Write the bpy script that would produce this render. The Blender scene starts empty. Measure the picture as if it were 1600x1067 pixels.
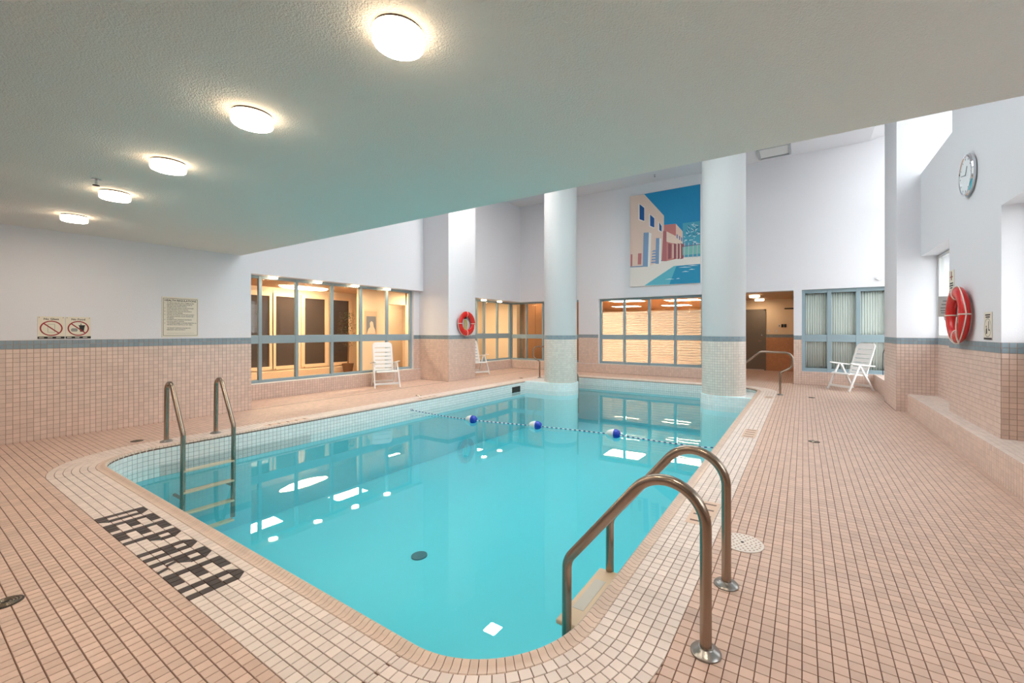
import bpy, bmesh, math, random
import numpy as np
from mathutils import Vector, Matrix
random.seed(7)
S = bpy.context.scene
COL = S.collection
PI = math.pi

# ------------------------------------------------------------------ camera
FPX, CX, CY, AZ, EYE = 653.4, 848.0, 517.2, math.radians(31.918), 1.36
cd = bpy.data.cameras.new('camera'); cam = bpy.data.objects.new('camera', cd); COL.objects.link(cam)
cd.sensor_fit = 'HORIZONTAL'; cd.sensor_width = 36.0; cd.lens = FPX / 1600 * 36
cd.shift_x = -(CX - 800) / 1600; cd.shift_y = -(533.5 - CY) / 1600
cd.clip_start = 0.02; cd.clip_end = 200
cam.location = (0, 0, EYE); cam.rotation_euler = (PI / 2, 0, AZ)
S.camera = cam
# ------------------------------------------------------------------ world, exposure
w = bpy.data.worlds.new('overcast_sky'); S.world = w; w.use_nodes = True
bg = w.node_tree.nodes['Background']
bg.inputs[0].default_value = (0.95, 0.97, 1.0, 1); bg.inputs[1].default_value = 5.9
S.view_settings.view_transform = 'Standard'; S.view_settings.look = 'None'
S.view_settings.gamma = 1.0; S.view_settings.use_curve_mapping = False
S.view_settings.exposure = 0.1
S.cycles.max_bounces = 7; S.cycles.diffuse_bounces = 4; S.cycles.glossy_bounces = 3; S.cycles.volume_bounces = 0
S.cycles.transparent_max_bounces = 12; S.cycles.transmission_bounces = 4; S.cycles.use_adaptive_sampling = True; S.cycles.adaptive_threshold = 0.04
S.cycles.caustics_reflective = False; S.cycles.caustics_refractive = False
S.cycles.sample_clamp_indirect = 8.0

def portal(x, y0, y1, z0, z1):
    l = bpy.data.lights.new('window_portal', 'AREA'); l.shape = 'RECTANGLE'
    l.size = y1 - y0; l.size_y = z1 - z0; l.cycles.is_portal = True
    o = bpy.data.objects.new('window_portal', l); COL.objects.link(o)
    o.location = (x, (y0 + y1) / 2, (z0 + z1) / 2)
    o.rotation_euler = (PI / 2, 0, PI / 2)      # -Z of the lamp looks to -X
    return o

# ------------------------------------------------------------------ layout constants (metres)
T = 0.0536                       # tile module
XL, YB, ZC, YF = -8.09, 3.31, 2.638, 12.55
ZH = 5.88                        # high ceiling
S0, S1 = 1.140, 1.247            # blue grey tile course
XR = 1.655                       # right wall
JX0, JX1, JY0, JY1 = -6.489, -0.808, 1.170, 11.246   # coping joint rectangle
RC = 0.62                        # corner radius at the joint
BW = 6 * T                       # pale border width
CW = 0.078                       # coping width
ZW = -0.215                      # water level
CR = 0.44                        # column radius
COLS = [(-5.57, 9.855), (-1.48, 9.855)]

portal(1.86, 4.2, 5.8, 1.3, 2.5); portal(1.86, 1.0, 2.5, 1.3, 2.5); portal(1.86, 7.7, 9.15, 1.3, 2.5)
portal(2.18, 4.2, 5.7, 4.0, 5.8); portal(2.18, 7.5, 9.15, 4.0, 5.8)
portal(1.98, 10.5, 12.5, 0.4, 5.8)
SKX0, SKX1, SKY0, SKY1 = -5.6, -0.8, 3.9, 8.2     # added roof light over the pool, out of view
_l = portal(0, 0, 4.8, 0, 4.3); _l.location = ((SKX0 + SKX1) / 2, (SKY0 + SKY1) / 2, 5.95); _l.rotation_euler = (0, 0, 0)

# ------------------------------------------------------------------ materials
def srgb(r, g, b):
    f = lambda c: (c / 255 / 12.92) if c / 255 <= 0.04045 else ((c / 255 + 0.055) / 1.055) ** 2.4
    return (f(r), f(g), f(b), 1)
MATS = {}
def mat(name, col, rough=0.5, metal=0.0, spec=0.5, bump=0, bscale=60, var=0, emit=None, estr=0, detail=3):
    if name in MATS: return MATS[name]
    m = bpy.data.materials.new(name); m.use_nodes = True; nt = m.node_tree
    p = nt.nodes['Principled BSDF']
    p.inputs['Base Color'].default_value = col if len(col) == 4 else (*col, 1)
    p.inputs['Roughness'].default_value = rough; p.inputs['Metallic'].default_value = metal
    p.inputs['Specular IOR Level'].default_value = spec
    if emit:
        p.inputs['Emission Color'].default_value = (*emit, 1); p.inputs['Emission Strength'].default_value = estr
    if bump:
        tc = nt.nodes.new('ShaderNodeTexCoord'); n = nt.nodes.new('ShaderNodeTexNoise'); b = nt.nodes.new('ShaderNodeBump')
        n.inputs['Scale'].default_value = bscale; n.inputs['Detail'].default_value = detail
        b.inputs['Strength'].default_value = bump; b.inputs['Distance'].default_value = 0.01
        nt.links.new(tc.outputs['Object'], n.inputs['Vector']); nt.links.new(n.outputs['Fac'], b.inputs['Height'])
        nt.links.new(b.outputs['Normal'], p.inputs['Normal'])
    if var:
        geo = nt.nodes.new('ShaderNodeNewGeometry'); oi = nt.nodes.new('ShaderNodeObjectInfo')
        a = nt.nodes.new('ShaderNodeMath'); a.operation = 'ADD'
        fr = nt.nodes.new('ShaderNodeMath'); fr.operation = 'FRACT'
        mr = nt.nodes.new('ShaderNodeMapRange'); mr.inputs['To Min'].default_value = 1 - var; mr.inputs['To Max'].default_value = 1 + var
        hs = nt.nodes.new('ShaderNodeHueSaturation'); hs.inputs['Color'].default_value = p.inputs['Base Color'].default_value
        nt.links.new(geo.outputs['Random Per Island'], a.inputs[0]); nt.links.new(oi.outputs['Random'], a.inputs[1])
        nt.links.new(a.outputs[0], fr.inputs[0]); nt.links.new(fr.outputs[0], mr.inputs['Value'])
        nt.links.new(mr.outputs[0], hs.inputs['Value']); nt.links.new(hs.outputs[0], p.inputs['Base Color'])
    MATS[name] = m
    return m
def clear_mat(name, tint, ior=1.33, rough=0.0, bump=0, bscale=2.0, absorb=None, dens=1.0):
    m = bpy.data.materials.new(name); m.use_nodes = True; nt = m.node_tree; nt.nodes.clear()
    out = nt.nodes.new('ShaderNodeOutputMaterial'); mix = nt.nodes.new('ShaderNodeMixShader')
    fr = nt.nodes.new('ShaderNodeFresnel'); fr.inputs['IOR'].default_value = ior
    tr = nt.nodes.new('ShaderNodeBsdfTransparent'); tr.inputs[0].default_value = (*tint, 1)
    gl = nt.nodes.new('ShaderNodeBsdfGlossy'); gl.inputs['Roughness'].default_value = rough
    ge = nt.nodes.new('ShaderNodeNewGeometry'); inv = nt.nodes.new('ShaderNodeMath'); inv.operation = 'SUBTRACT'; inv.inputs[0].default_value = 1.0
    mu = nt.nodes.new('ShaderNodeMath'); mu.operation = 'MULTIPLY'      # the sheet mirrors on its outer face only
    nt.links.new(ge.outputs['Backfacing'], inv.inputs[1]); nt.links.new(inv.outputs[0], mu.inputs[0]); nt.links.new(fr.outputs[0], mu.inputs[1])
    nt.links.new(mu.outputs[0], mix.inputs[0]); nt.links.new(tr.outputs[0], mix.inputs[1]); nt.links.new(gl.outputs[0], mix.inputs[2])
    nt.links.new(mix.outputs[0], out.inputs['Surface'])
    if bump:
        tc = nt.nodes.new('ShaderNodeTexCoord'); n = nt.nodes.new('ShaderNodeTexNoise'); b = nt.nodes.new('ShaderNodeBump')
        n.inputs['Scale'].default_value = bscale; n.inputs['Detail'].default_value = 2
        b.inputs['Strength'].default_value = bump; b.inputs['Distance'].default_value = 0.02
        nt.links.new(tc.outputs['Object'], n.inputs['Vector']); nt.links.new(n.outputs['Fac'], b.inputs['Height'])
        nt.links.new(b.outputs['Normal'], fr.inputs['Normal']); nt.links.new(b.outputs['Normal'], gl.inputs['Normal'])
    if absorb:
        va = nt.nodes.new('ShaderNodeVolumeAbsorption'); va.inputs['Color'].default_value = (*absorb, 1); va.inputs['Density'].default_value = dens
        nt.links.new(va.outputs[0], out.inputs['Volume'])
    MATS[name] = m
    return m
M_paint = mat('stucco_paint_white', srgb(226, 224, 229), 0.75, spec=0.25, bump=0.25, bscale=130)
M_ceil = mat('popcorn_ceiling_paint', srgb(238, 236, 232), 0.85, spec=0.2, bump=0.8, bscale=120, detail=4)
M_groutf = mat('floor_grout', srgb(106, 74, 58), 0.85)
M_groutw = mat('wall_grout', srgb(178, 146, 128), 0.85)
M_groutp = mat('pool_grout', srgb(150, 156, 156), 0.85)
M_deck = mat('deck_tile_clay_pink', srgb(211, 180, 163), 0.42, var=0.09)
M_bord = mat('border_tile_pale', srgb(228, 211, 201), 0.40, var=0.08)
M_black = mat('letter_tile_black', srgb(52, 38, 36), 0.4, var=0.15)
M_wallt = mat('wall_tile_pink', srgb(220, 196, 183), 0.38, var=0.07)
M_strip = mat('course_tile_blue_grey', srgb(134, 151, 160), 0.35, var=0.08)
M_colt = mat('column_tile_cream', srgb(222, 212, 202), 0.35, var=0.06)
M_cope = mat('coping_tile', srgb(216, 190, 172), 0.36, var=0.06)
M_pool = mat('pool_tile_white', srgb(240, 240, 238), 0.25, var=0.04)
M_plast = mat('pool_plaster_aqua', srgb(106, 209, 221), 0.6)
M_frame = mat('blue_grey_painted_metal', srgb(142, 161, 169), 0.4, spec=0.4)
M_sill = mat('sill_stone_white', srgb(220, 214, 208), 0.4)
M_steel = mat('brushed_stainless', srgb(158, 142, 128), 0.26, metal=1.0)
M_flange = mat('flange_steel', srgb(158, 154, 150), 0.3, metal=1.0)
M_chrome = mat('chrome', srgb(215, 215, 218), 0.08, metal=1.0)
M_white = mat('white_resin', srgb(236, 233, 230), 0.35)
M_wmetal = mat('white_enamel', srgb(222, 222, 222), 0.4)
M_red = mat('red_plastic', srgb(205, 28, 24), 0.25)
M_rope = mat('white_cord', srgb(228, 216, 204), 0.7)
M_yel = mat('yellow_cord', srgb(196, 176, 60), 0.7)
M_dark = mat('dark_iron', srgb(48, 40, 36), 0.5, metal=0.3)
M_ink = mat('black_ink', srgb(28, 26, 26), 0.6)
M_redink = mat('red_ink', srgb(150, 26, 30), 0.55)
M_greyink = mat('grey_ink', srgb(120, 124, 126), 0.6)
M_sign = mat('sign_panel_cream', srgb(226, 216, 200), 0.45)
M_blue = mat('float_blue', srgb(24, 62, 178), 0.25)
M_floatw = mat('float_white', srgb(228, 226, 224), 0.3)
M_wood = mat('honey_wood', srgb(232, 204, 172), 0.45, bump=0.05, bscale=20)
M_warmw = mat('warm_room_paint', srgb(234, 212, 184), 0.7)
M_warmc = mat('warm_room_ceiling', srgb(206, 172, 138), 0.7)
M_panelw = mat('brown_wood_panel', srgb(186, 128, 84), 0.5)
M_carp = mat('lobby_carpet', srgb(150, 112, 84), 0.9)
M_glassd = mat('night_glass', srgb(70, 60, 56), 0.06)
M_door = mat('door_paint_taupe', srgb(122, 112, 102), 0.5)
M_curt = mat('curtain_cloth', srgb(226, 227, 223), 0.85)
M_hallt = mat('hall_tile_lamp_tint', srgb(206, 150, 108), 0.4, var=0.06)  # wall tile with the orange lamp glow put into its colour
M_leaf = mat('plant_leaf', srgb(62, 74, 40), 0.5)
M_pot = mat('plant_pot', srgb(120, 86, 60), 0.6)
M_ground = mat('outdoor_paving', srgb(150, 150, 146), 0.9)
M_glass = clear_mat('window_glass', (0.93, 0.95, 0.94), ior=1.3)
M_water = clear_mat('pool_water', (0.97, 1.0, 1.0), ior=1.38, bump=0.035, bscale=1.5, absorb=(0.36, 0.885, 0.91), dens=0.20)
def lamp_mat(name, col, strength):
    m = bpy.data.materials.new(name); m.use_nodes = True; p = m.node_tree.nodes['Principled BSDF']
    p.inputs['Base Color'].default_value = (0.9, 0.88, 0.85, 1)
    p.inputs['Emission Color'].default_value = (*col, 1); p.inputs['Emission Strength'].default_value = strength
    MATS[name] = m; return m
M_lamp = lamp_mat('drum_diffuser_lit', (1.0, 0.84, 0.67), 100)
M_lampside = lamp_mat('drum_rim_lit', (1.0, 0.74, 0.48), 9)
M_lamp2 = lamp_mat('soffit_lamp_lit', (1.0, 0.76, 0.50), 45)
M_panel = lamp_mat('ceiling_panel_lit', (1.0, 0.79, 0.54), 46)
M_high = lamp_mat('high_lamp_lit', (1.0, 0.95, 0.90), 210)

# ------------------------------------------------------------------ object helpers
def props(o, label=None, cat=None, group=None, kind=None):
    if label: o['label'] = label
    if cat: o['category'] = cat
    if group: o['group'] = group
    if kind: o['kind'] = kind
    return o
def link(o, parent=None):
    COL.objects.link(o)
    if parent is not None: o.parent = parent
    return o
def empty(name, loc=(0, 0, 0), rz=0.0, **k):
    o = bpy.data.objects.new(name, None); o.empty_display_size = 0.1
    link(o); o.location = loc; o.rotation_euler = (0, 0, rz)
    return props(o, **k)
class MB:
    def __init__(s): s.v = []; s.f = []
    def add(s, vs, fs):
        n = len(s.v); s.v += [tuple(p) for p in vs]; s.f += [tuple(i + n for i in f) for f in fs]; return s
    def box(s, x0, x1, y0, y1, z0, z1):
        return s.add([(x0, y0, z0), (x1, y0, z0), (x1, y1, z0), (x0, y1, z0), (x0, y0, z1), (x1, y0, z1), (x1, y1, z1), (x0, y1, z1)],
                     [(3, 2, 1, 0), (4, 5, 6, 7), (0, 1, 5, 4), (1, 2, 6, 5), (2, 3, 7, 6), (3, 0, 4, 7)])
    def quad(s, *p): return s.add(p, [tuple(range(len(p)))])
    def bar(s, p, q, w, h, up=(0, 0, 1)):
        p, q = Vector(p), Vector(q); d = (q - p).normalized(); u = Vector(up)
        a = d.cross(u).normalized() * (w / 2); b = a.cross(d).normalized() * (h / 2)
        vs = [p - a - b, p + a - b, p + a + b, p - a + b, q - a - b, q + a - b, q + a + b, q - a + b]
        return s.add(vs, [(0, 1, 2, 3), (7, 6, 5, 4), (0, 4, 5, 1), (1, 5, 6, 2), (2, 6, 7, 3), (3, 7, 4, 0)])
    def tube(s, pts, r, n=12, closed=False):
        pts = [Vector(p) for p in pts]; m = len(pts); rr = r if isinstance(r, (list, tuple)) else [r] * m
        tan = []
        for i in range(m):
            a = pts[(i - 1) % m] if closed or i else pts[0]; b = pts[(i + 1) % m] if closed or i < m - 1 else pts[-1]
            tan.append((b - a).normalized())
        ref = Vector((0, 0, 1)) if abs(tan[0].z) < 0.9 else Vector((1, 0, 0))
        u = (ref - tan[0] * ref.dot(tan[0])).normalized(); base = len(s.v)
        for i in range(m):
            u = (u - tan[i] * u.dot(tan[i])).normalized(); v = tan[i].cross(u)
            for k in range(n):
                a = 2 * PI * k / n; s.v.append(tuple(pts[i] + (u * math.cos(a) + v * math.sin(a)) * rr[i]))
        for i in range(m if closed else m - 1):
            j = (i + 1) % m
            for k in range(n):
                l = (k + 1) % n; s.f.append((base + i * n + k, base + i * n + l, base + j * n + l, base + j * n + k))
        if not closed:
            s.f.append(tuple(base + k for k in reversed(range(n)))); s.f.append(tuple(base + (m - 1) * n + k for k in range(n)))
        return s
    def lathe(s, prof, n=32, mtx=None):
        base = len(s.v); m = len(prof); mtx = mtx or Matrix.Identity(4)
        for r, z in prof:
            for k in range(n):
                a = 2 * PI * k / n; s.v.append(tuple(mtx @ Vector((r * math.cos(a), r * math.sin(a), z))))
        for i in range(m - 1):
            for k in range(n):
                l = (k + 1) % n; s.f.append((base + i * n + k, base + i * n + l, base + (i + 1) * n + l, base + (i + 1) * n + k))
        s.f.append(tuple(base + k for k in reversed(range(n)))); s.f.append(tuple(base + (m - 1) * n + k for k in range(n)))
        return s
    def prism(s, pts, d):
        n = len(pts); d = Vector(d); a = [Vector(p) for p in pts]; b = [p + d for p in a]
        return s.add(a + b, [tuple(reversed(range(n))), tuple(range(n, 2 * n))] + [(i, (i + 1) % n, n + (i + 1) % n, n + i) for i in range(n)])
    def build(s, name, m, parent=None, smooth=False, bevel=0, **k):
        me = bpy.data.meshes.new(name); me.from_pydata(s.v, [], s.f); me.update()
        bm = bmesh.new(); bm.from_mesh(me); bmesh.ops.recalc_face_normals(bm, faces=bm.faces); bm.to_mesh(me); bm.free()
        me.materials.append(m)
        if smooth:
            me.polygons.foreach_set('use_smooth', [True] * len(me.polygons))
            if hasattr(me, 'set_sharp_from_angle'): me.set_sharp_from_angle(angle=math.radians(40))
        o = link(bpy.data.objects.new(name, me), parent)
        if bevel:
            b = o.modifiers.new('bevel', 'BEVEL'); b.width = bevel; b.segments = 2; b.limit_method = 'ANGLE'
        return props(o, **k)
def copy_tree(root, loc, rz, **k):
    r = link(root.copy()); r.location = loc; r.rotation_euler = (0, 0, rz); props(r, **k)
    for ch in list(root.children):
        c = link(ch.copy(), r)
        for g in list(ch.children): link(g.copy(), c)
    return r
def fillet(pts, rad, n=8):
    pts = [Vector(p) for p in pts]; out = [pts[0]]
    for i in range(1, len(pts) - 1):
        a, b, c = pts[i - 1], pts[i], pts[i + 1]; r = rad[i - 1] if isinstance(rad, (list, tuple)) else rad
        d1 = (a - b).normalized(); d2 = (c - b).normalized(); ang = d1.angle(d2); t = r / math.tan(ang / 2)
        t = min(t, (a - b).length * 0.49 if i > 1 else (a - b).length * 0.95, (c - b).length * 0.49 if i < len(pts) - 2 else (c - b).length * 0.95)
        r = t * math.tan(ang / 2); ce = b + (d1 + d2).normalized() * (r / math.sin(ang / 2))
        p0, p1 = b + d1 * t, b + d2 * t; v0, v1 = p0 - ce, p1 - ce; th = v0.angle(v1)
        for k in range(n + 1):
            f = k / n; out.append(ce + (v0 * math.sin((1 - f) * th) + v1 * math.sin(f * th)) / math.sin(th))
    out.append(pts[-1]); return out
def text_mesh(body, size, align='CENTER', bold=0.0):
    c = bpy.data.curves.new('lettering', 'FONT'); c.body = body; c.size = size; c.align_x = align; c.offset = bold; c.resolution_u = 2
    o = bpy.data.objects.new('lettering', c); COL.objects.link(o)
    dg = bpy.context.evaluated_depsgraph_get(); me = bpy.data.meshes.new_from_object(o.evaluated_get(dg))
    bpy.data.objects.remove(o); bpy.data.curves.remove(c); return me

# screen size of a quad, used only to decide which tiles are objects of their own
FWD = np.array([-math.sin(AZ), math.cos(AZ), 0]); RGT = np.array([math.cos(AZ), math.sin(AZ), 0])
def px_area(Q, N):
    d = Q - np.array([0, 0, EYE]); wv = d @ FWD
    x = CX + FPX * (d @ RGT) / np.maximum(wv, 1e-3); y = CY - FPX * d[..., 2] / np.maximum(wv, 1e-3)
    a = 0.5 * np.abs(sum(x[:, i] * y[:, (i + 1) % 4] - x[:, (i + 1) % 4] * y[:, i] for i in range(4)))
    ok = (wv.min(1) > 0.05) & (x.max(1) > 0) & (x.min(1) < 1600) & (y.max(1) > 0) & (y.min(1) < 1067)
    ok &= ((Q.mean(1) - np.array([0, 0, EYE])) * N).sum(1) < 0
    return np.where(ok, a, 0)
def tile_arrays(Q, N, gap=0.0032, h=0.0035, ch=0.0012):
    """quads (n,4,3) with outward normals N (n,3) -> vertices (n,8,3) of little raised tiles"""
    c = Q.mean(1, keepdims=True); L = np.linalg.norm(Q[:, 1] - Q[:, 0], axis=1); W = np.linalg.norm(Q[:, 3] - Q[:, 0], axis=1)
    ar = 0.5 * np.linalg.norm(np.cross(Q[:, 2] - Q[:, 0], Q[:, 3] - Q[:, 1]), axis=1)
    s = np.where(np.minimum(L, W) > 0.6 * np.sqrt(ar), np.minimum(L, W), np.sqrt(ar) * 0.9)[:, None, None]
    s = np.maximum(s, 1e-4)
    base = c + (Q - c) * np.maximum(1 - gap / s, 0.2); top = c + (Q - c) * np.maximum(1 - (gap + 2 * ch) / s, 0.15) + N[:, None, :] * h
    return np.concatenate([base, top], 1)
TF = np.array([[4, 5, 6, 7], [0, 1, 5, 4], [1, 2, 6, 5], [2, 3, 7, 6], [3, 0, 4, 7]])
def mesh_from(V, F, m, name):
    me = bpy.data.meshes.new(name); V = V.reshape(-1, 3); F = F.reshape(-1, 4)
    me.vertices.add(len(V)); me.vertices.foreach_set('co', V.astype(np.float32).ravel())
    me.loops.add(len(F) * 4); me.loops.foreach_set('vertex_index', F.astype(np.int32).ravel())
    me.polygons.add(len(F)); me.polygons.foreach_set('loop_start', np.arange(0, len(F) * 4, 4, dtype=np.int32))
    me.polygons.foreach_set('loop_total', np.full(len(F), 4, dtype=np.int32))
    me.polygons.foreach_set('use_smooth', np.zeros(len(F), dtype=bool)); me.update(calc_edges=True); me.validate(); me.materials.append(m); return me
SHARE = {}
def tiles(quads, normals, m, parent, name, single=0, min_px=40):
    """lay tiles: the `single` largest in the picture are objects of their own, the rest one joined part"""
    Q = np.array(quads, float); N = np.array(normals, float)
    if N.ndim == 1: N = np.tile(N, (len(Q), 1))
    V = tile_arrays(Q, N); pick = np.zeros(len(Q), bool)
    if single:
        A = px_area(Q, N); idx = np.argsort(-A)[:single]; pick[idx[A[idx] > min_px]] = True
    for i in np.nonzero(pick)[0]:
        q, n = Q[i], N[i]; u = q[1] - q[0]; u /= np.linalg.norm(u); v = np.cross(n, u); c = q.mean(0)
        R = np.stack([u, v, n], 1); loc = (V[i] - c) @ R
        key = (m.name, tuple(np.round(loc.ravel(), 4)))
        me = SHARE.get(key)
        if me is None: me = SHARE[key] = mesh_from(loc, TF, m, name)
        o = link(bpy.data.objects.new(name, me), parent)
        o.matrix_world = Matrix([[*R[0], c[0]], [*R[1], c[1]], [*R[2], c[2]], [0, 0, 0, 1]])
    rest = np.nonzero(~pick)[0]
    if len(rest):
        F = TF[None] + (np.arange(len(rest)) * 8)[:, None, None]
        o = link(bpy.data.objects.new(name + '_field', mesh_from(V[rest], F, m, name + '_field')), parent)
        o['kind'] = 'stuff'
def face_tiles(org, U, wdt, z0, z1, N, parent, m_low=None, single=0, stripe=True, start=0.0, name='wall_tile', top=None):
    """upright tiled face: org=(x,y), horizontal direction U, rows hang from the course downwards"""
    m_low = m_low or M_wallt; org = np.array([org[0], org[1], 0.0]); U = np.array([U[0], U[1], 0.0]); N3 = np.array([N[0], N[1], 0.0])
    flip = np.dot(np.cross(U, [0, 0, 1]), N3) < 0
    def grid(za, zb, from_top):
        us = [0.0]; x = start if start > 0.004 else T
        while x < wdt - 0.004: us.append(x); x += T
        us.append(wdt); zs = []
        if from_top:
            z = zb
            while z > za + 0.004: zs.append((max(z - T, za), z)); z -= T
        else:
            z = za
            while z < zb - 0.004: zs.append((z, min(z + T, zb))); z += T
        out = []
        for a, b in zip(us[:-1], us[1:]):
            for c, d in zs:
                q = [org + U * a + [0, 0, c], org + U * b + [0, 0, c], org + U * b + [0, 0, d], org + U * a + [0, 0, d]]
                out.append(q[::-1] if flip else q)
        return out
    lo = grid(z0, min(z1, S0) if top is None else top, True)
    if lo: tiles(lo, N3, m_low, parent, name, single)
    if stripe and z1 >= S1 - 1e-6:
        tiles(grid(S0, S1, False), N3, M_strip, parent, 'course_tile', min(single, 150))
def grout_panel(org, U, wdt, z0, z1, N, parent, m=None):
    mb = MB(); p = Vector((org[0], org[1], 0)); u = Vector((U[0], U[1], 0)) * wdt; n = Vector((N[0], N[1], 0))
    a = [p + Vector((0, 0, z0)), p + u + Vector((0, 0, z0)), p + u + Vector((0, 0, z1)), p + Vector((0, 0, z1))]
    mb.prism([q + n * 0.0003 for q in a], n * 0.0012); mb.build('grout_bed', m or M_groutw, parent)
def clad(org, U, wdt, N, parent, single=0, z0=0.0, m=None, g=None):
    """tile dado with its blue grey course on top"""
    grout_panel(org, U, wdt, z0, S1, N, parent, g)
    o2 = (org[0] + N[0] * 0.0012, org[1] + N[1] * 0.0012)
    face_tiles(o2, U, wdt, z0, S1, N, parent, m, single)
def low_clad(org, U, wdt, N, parent, z0, z1, single=0, m=None):
    grout_panel(org, U, wdt, z0, z1, N, parent)
    o2 = (org[0] + N[0] * 0.0012, org[1] + N[1] * 0.0012)
    face_tiles(o2, U, wdt, z0, z1, N, parent, m, single, stripe=False, top=z1)

# ================================================================== SETTING
# ---- pool outline helpers: inset d from the coping joint (positive = towards the water)
def pool_d(x, y):
    """signed distance outside the joint line (positive outside)"""
    cx, cy = (JX0 + JX1) / 2, (JY0 + JY1) / 2; hx, hy = (JX1 - JX0) / 2 - RC, (JY1 - JY0) / 2 - RC
    qx, qy = abs(x - cx) - hx, abs(y - cy) - hy
    return math.hypot(max(qx, 0), max(qy, 0)) + min(max(qx, qy), 0) - RC
def pool_grad(x, y):
    e = 1e-4; return ((pool_d(x + e, y) - pool_d(x - e, y)) / (2 * e), (pool_d(x, y + e) - pool_d(x, y - e)) / (2 * e))
def outline(off, arc_n=14):
    """points of the rounded rectangle at distance `off` outside the joint, counter-clockwise"""
    r = RC + off; P = []
    for (cx, cy, a0) in ((JX1 - RC, JY0 + RC, -PI / 2), (JX1 - RC, JY1 - RC, 0), (JX0 + RC, JY1 - RC, PI / 2), (JX0 + RC, JY0 + RC, PI)):
        for k in range(arc_n + 1):
            a = a0 + PI / 2 * k / arc_n; P.append((cx + r * math.cos(a), cy + r * math.sin(a)))
    return P
# ---- floor slab (grout coloured) with the pool hole
FX0, FX1, FY0, FY1 = -9.5, 2.3, -3.0, 17.0
mb = MB(); inn = outline(0.0); n = len(inn); zf = -0.0036
mb.box(FX0, FX1, FY0, JY0, -0.2, zf); mb.box(FX0, FX1, JY1, FY1, -0.2, zf)
mb.box(FX0, JX0, JY0, JY1, -0.2, zf); mb.box(JX1, FX1, JY0, JY1, -0.2, zf)
cor = [(JX1, JY0), (JX1, JY1), (JX0, JY1), (JX0, JY0)]
for c in range(4):
    for k in range(14):
        a, b = inn[c * 15 + k], inn[c * 15 + k + 1]; mb.quad((*cor[c], zf), (*a, zf), (*b, zf))
floor = mb.build('floor', M_groutf, kind='structure', label='tiled pool deck floor with pale border around the pool', cat='floor')
# deck tiles: one regular grid, vertices that fall inside the border are pushed out to it
X0, Y0 = JX1 + BW, JY0 - BW
dq = []
fixed_out = [(1.49, 3.4, 9.2, 2.4), (1.345, 9.2, 10.42, 2.4), (1.42, 10.42, 12.6, 2.4)]
def deck_ok(x, y):
    if y > YF: return -2.2 < x < -0.21
    if x < XL: return (3.465 < y < 8.2 and x > -9.16) or (y > 9.28 and x > -9.16)
    if x > 1.3:
        if y < 9.2: return x < 1.49 if y > 3.31 else x < XR
        if y < 10.42: return x < 1.345
        return x < 1.42
    return True
i0, i1 = int((-9.2 - X0) / T) - 1, int((1.7 - X0) / T) + 1
for i in range(i0, i1):
    for j in range(-22, int((16.4 - Y0) / T)):
        x, y = X0 + i * T, Y0 + j * T
        if not deck_ok(x + T / 2, y + T / 2): continue
        # out of every view: behind the camera
        if (x * FWD[0] + y * FWD[1]) < -0.3: continue
        q = [(x, y), (x + T, y), (x + T, y + T), (x, y + T)]
        ds = [pool_d(*p) - BW for p in q]
        if max(ds) <= 1e-4 or pool_d(x + T / 2, y + T / 2) - BW < -0.48 * T: continue
        qq = []
        for p, d in zip(q, ds):
            if d < -1e-4:
                g = pool_grad(*p); p = (p[0] - g[0] * d, p[1] - g[1] * d)
            qq.append((p[0], p[1], zf))
        dq.append(qq)
tiles(dq, (0, 0, 1), M_deck, floor, 'deck_tile', 300)
# border tiles: six rows parallel to the coping, black ones spell the lettering
GL = {'D': ["XXd", "X.X", "X.X", "X.X", "XXb"], 'E': ["XXX", "X..", "XXX", "X..", "XXX"],
      'P': ["XXd", "X.X", "XXb", "X..", "X.."], 'A': ["aXd", "X.X", "XXX", "X.X", "X.X"], 'R': ["XXd", "X.X", "XXb", "Xs.", "X.s"]}
letters = {}
c0 = 0
for ch in 'DEEP AREA':
    if ch == ' ': c0 += 1; continue
    for r, row in enumerate(GL[ch]):
        for k, v in enumerate(row):
            if v != '.': letters[(c0 + k, 4 - r)] = v
    c0 += 4
LX0 = X0 - 72 * T
bq, kq = [], []
def cut_tile(q, v):
    """split a square tile corner-wise into a dark and a pale piece"""
    a, b, c, d = q
    mid = lambda p, r, t=0.5: tuple(p[i] + (r[i] - p[i]) * t for i in range(3))
    if v == 'd':  return [a, b, mid(b, c, 0.12), d], [mid(b, c, 0.12), c, mid(c, d, .98), d]
    if v == 'b':  return [a, mid(b, c, 0.88), c, d], [a, mid(a, b, .02), b, mid(b, c, 0.88)]
    if v == 'a':  return [a, b, c, mid(a, d, 0.12)], [mid(a, d, 0.12), mid(a, d, .14), c, d]
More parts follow.
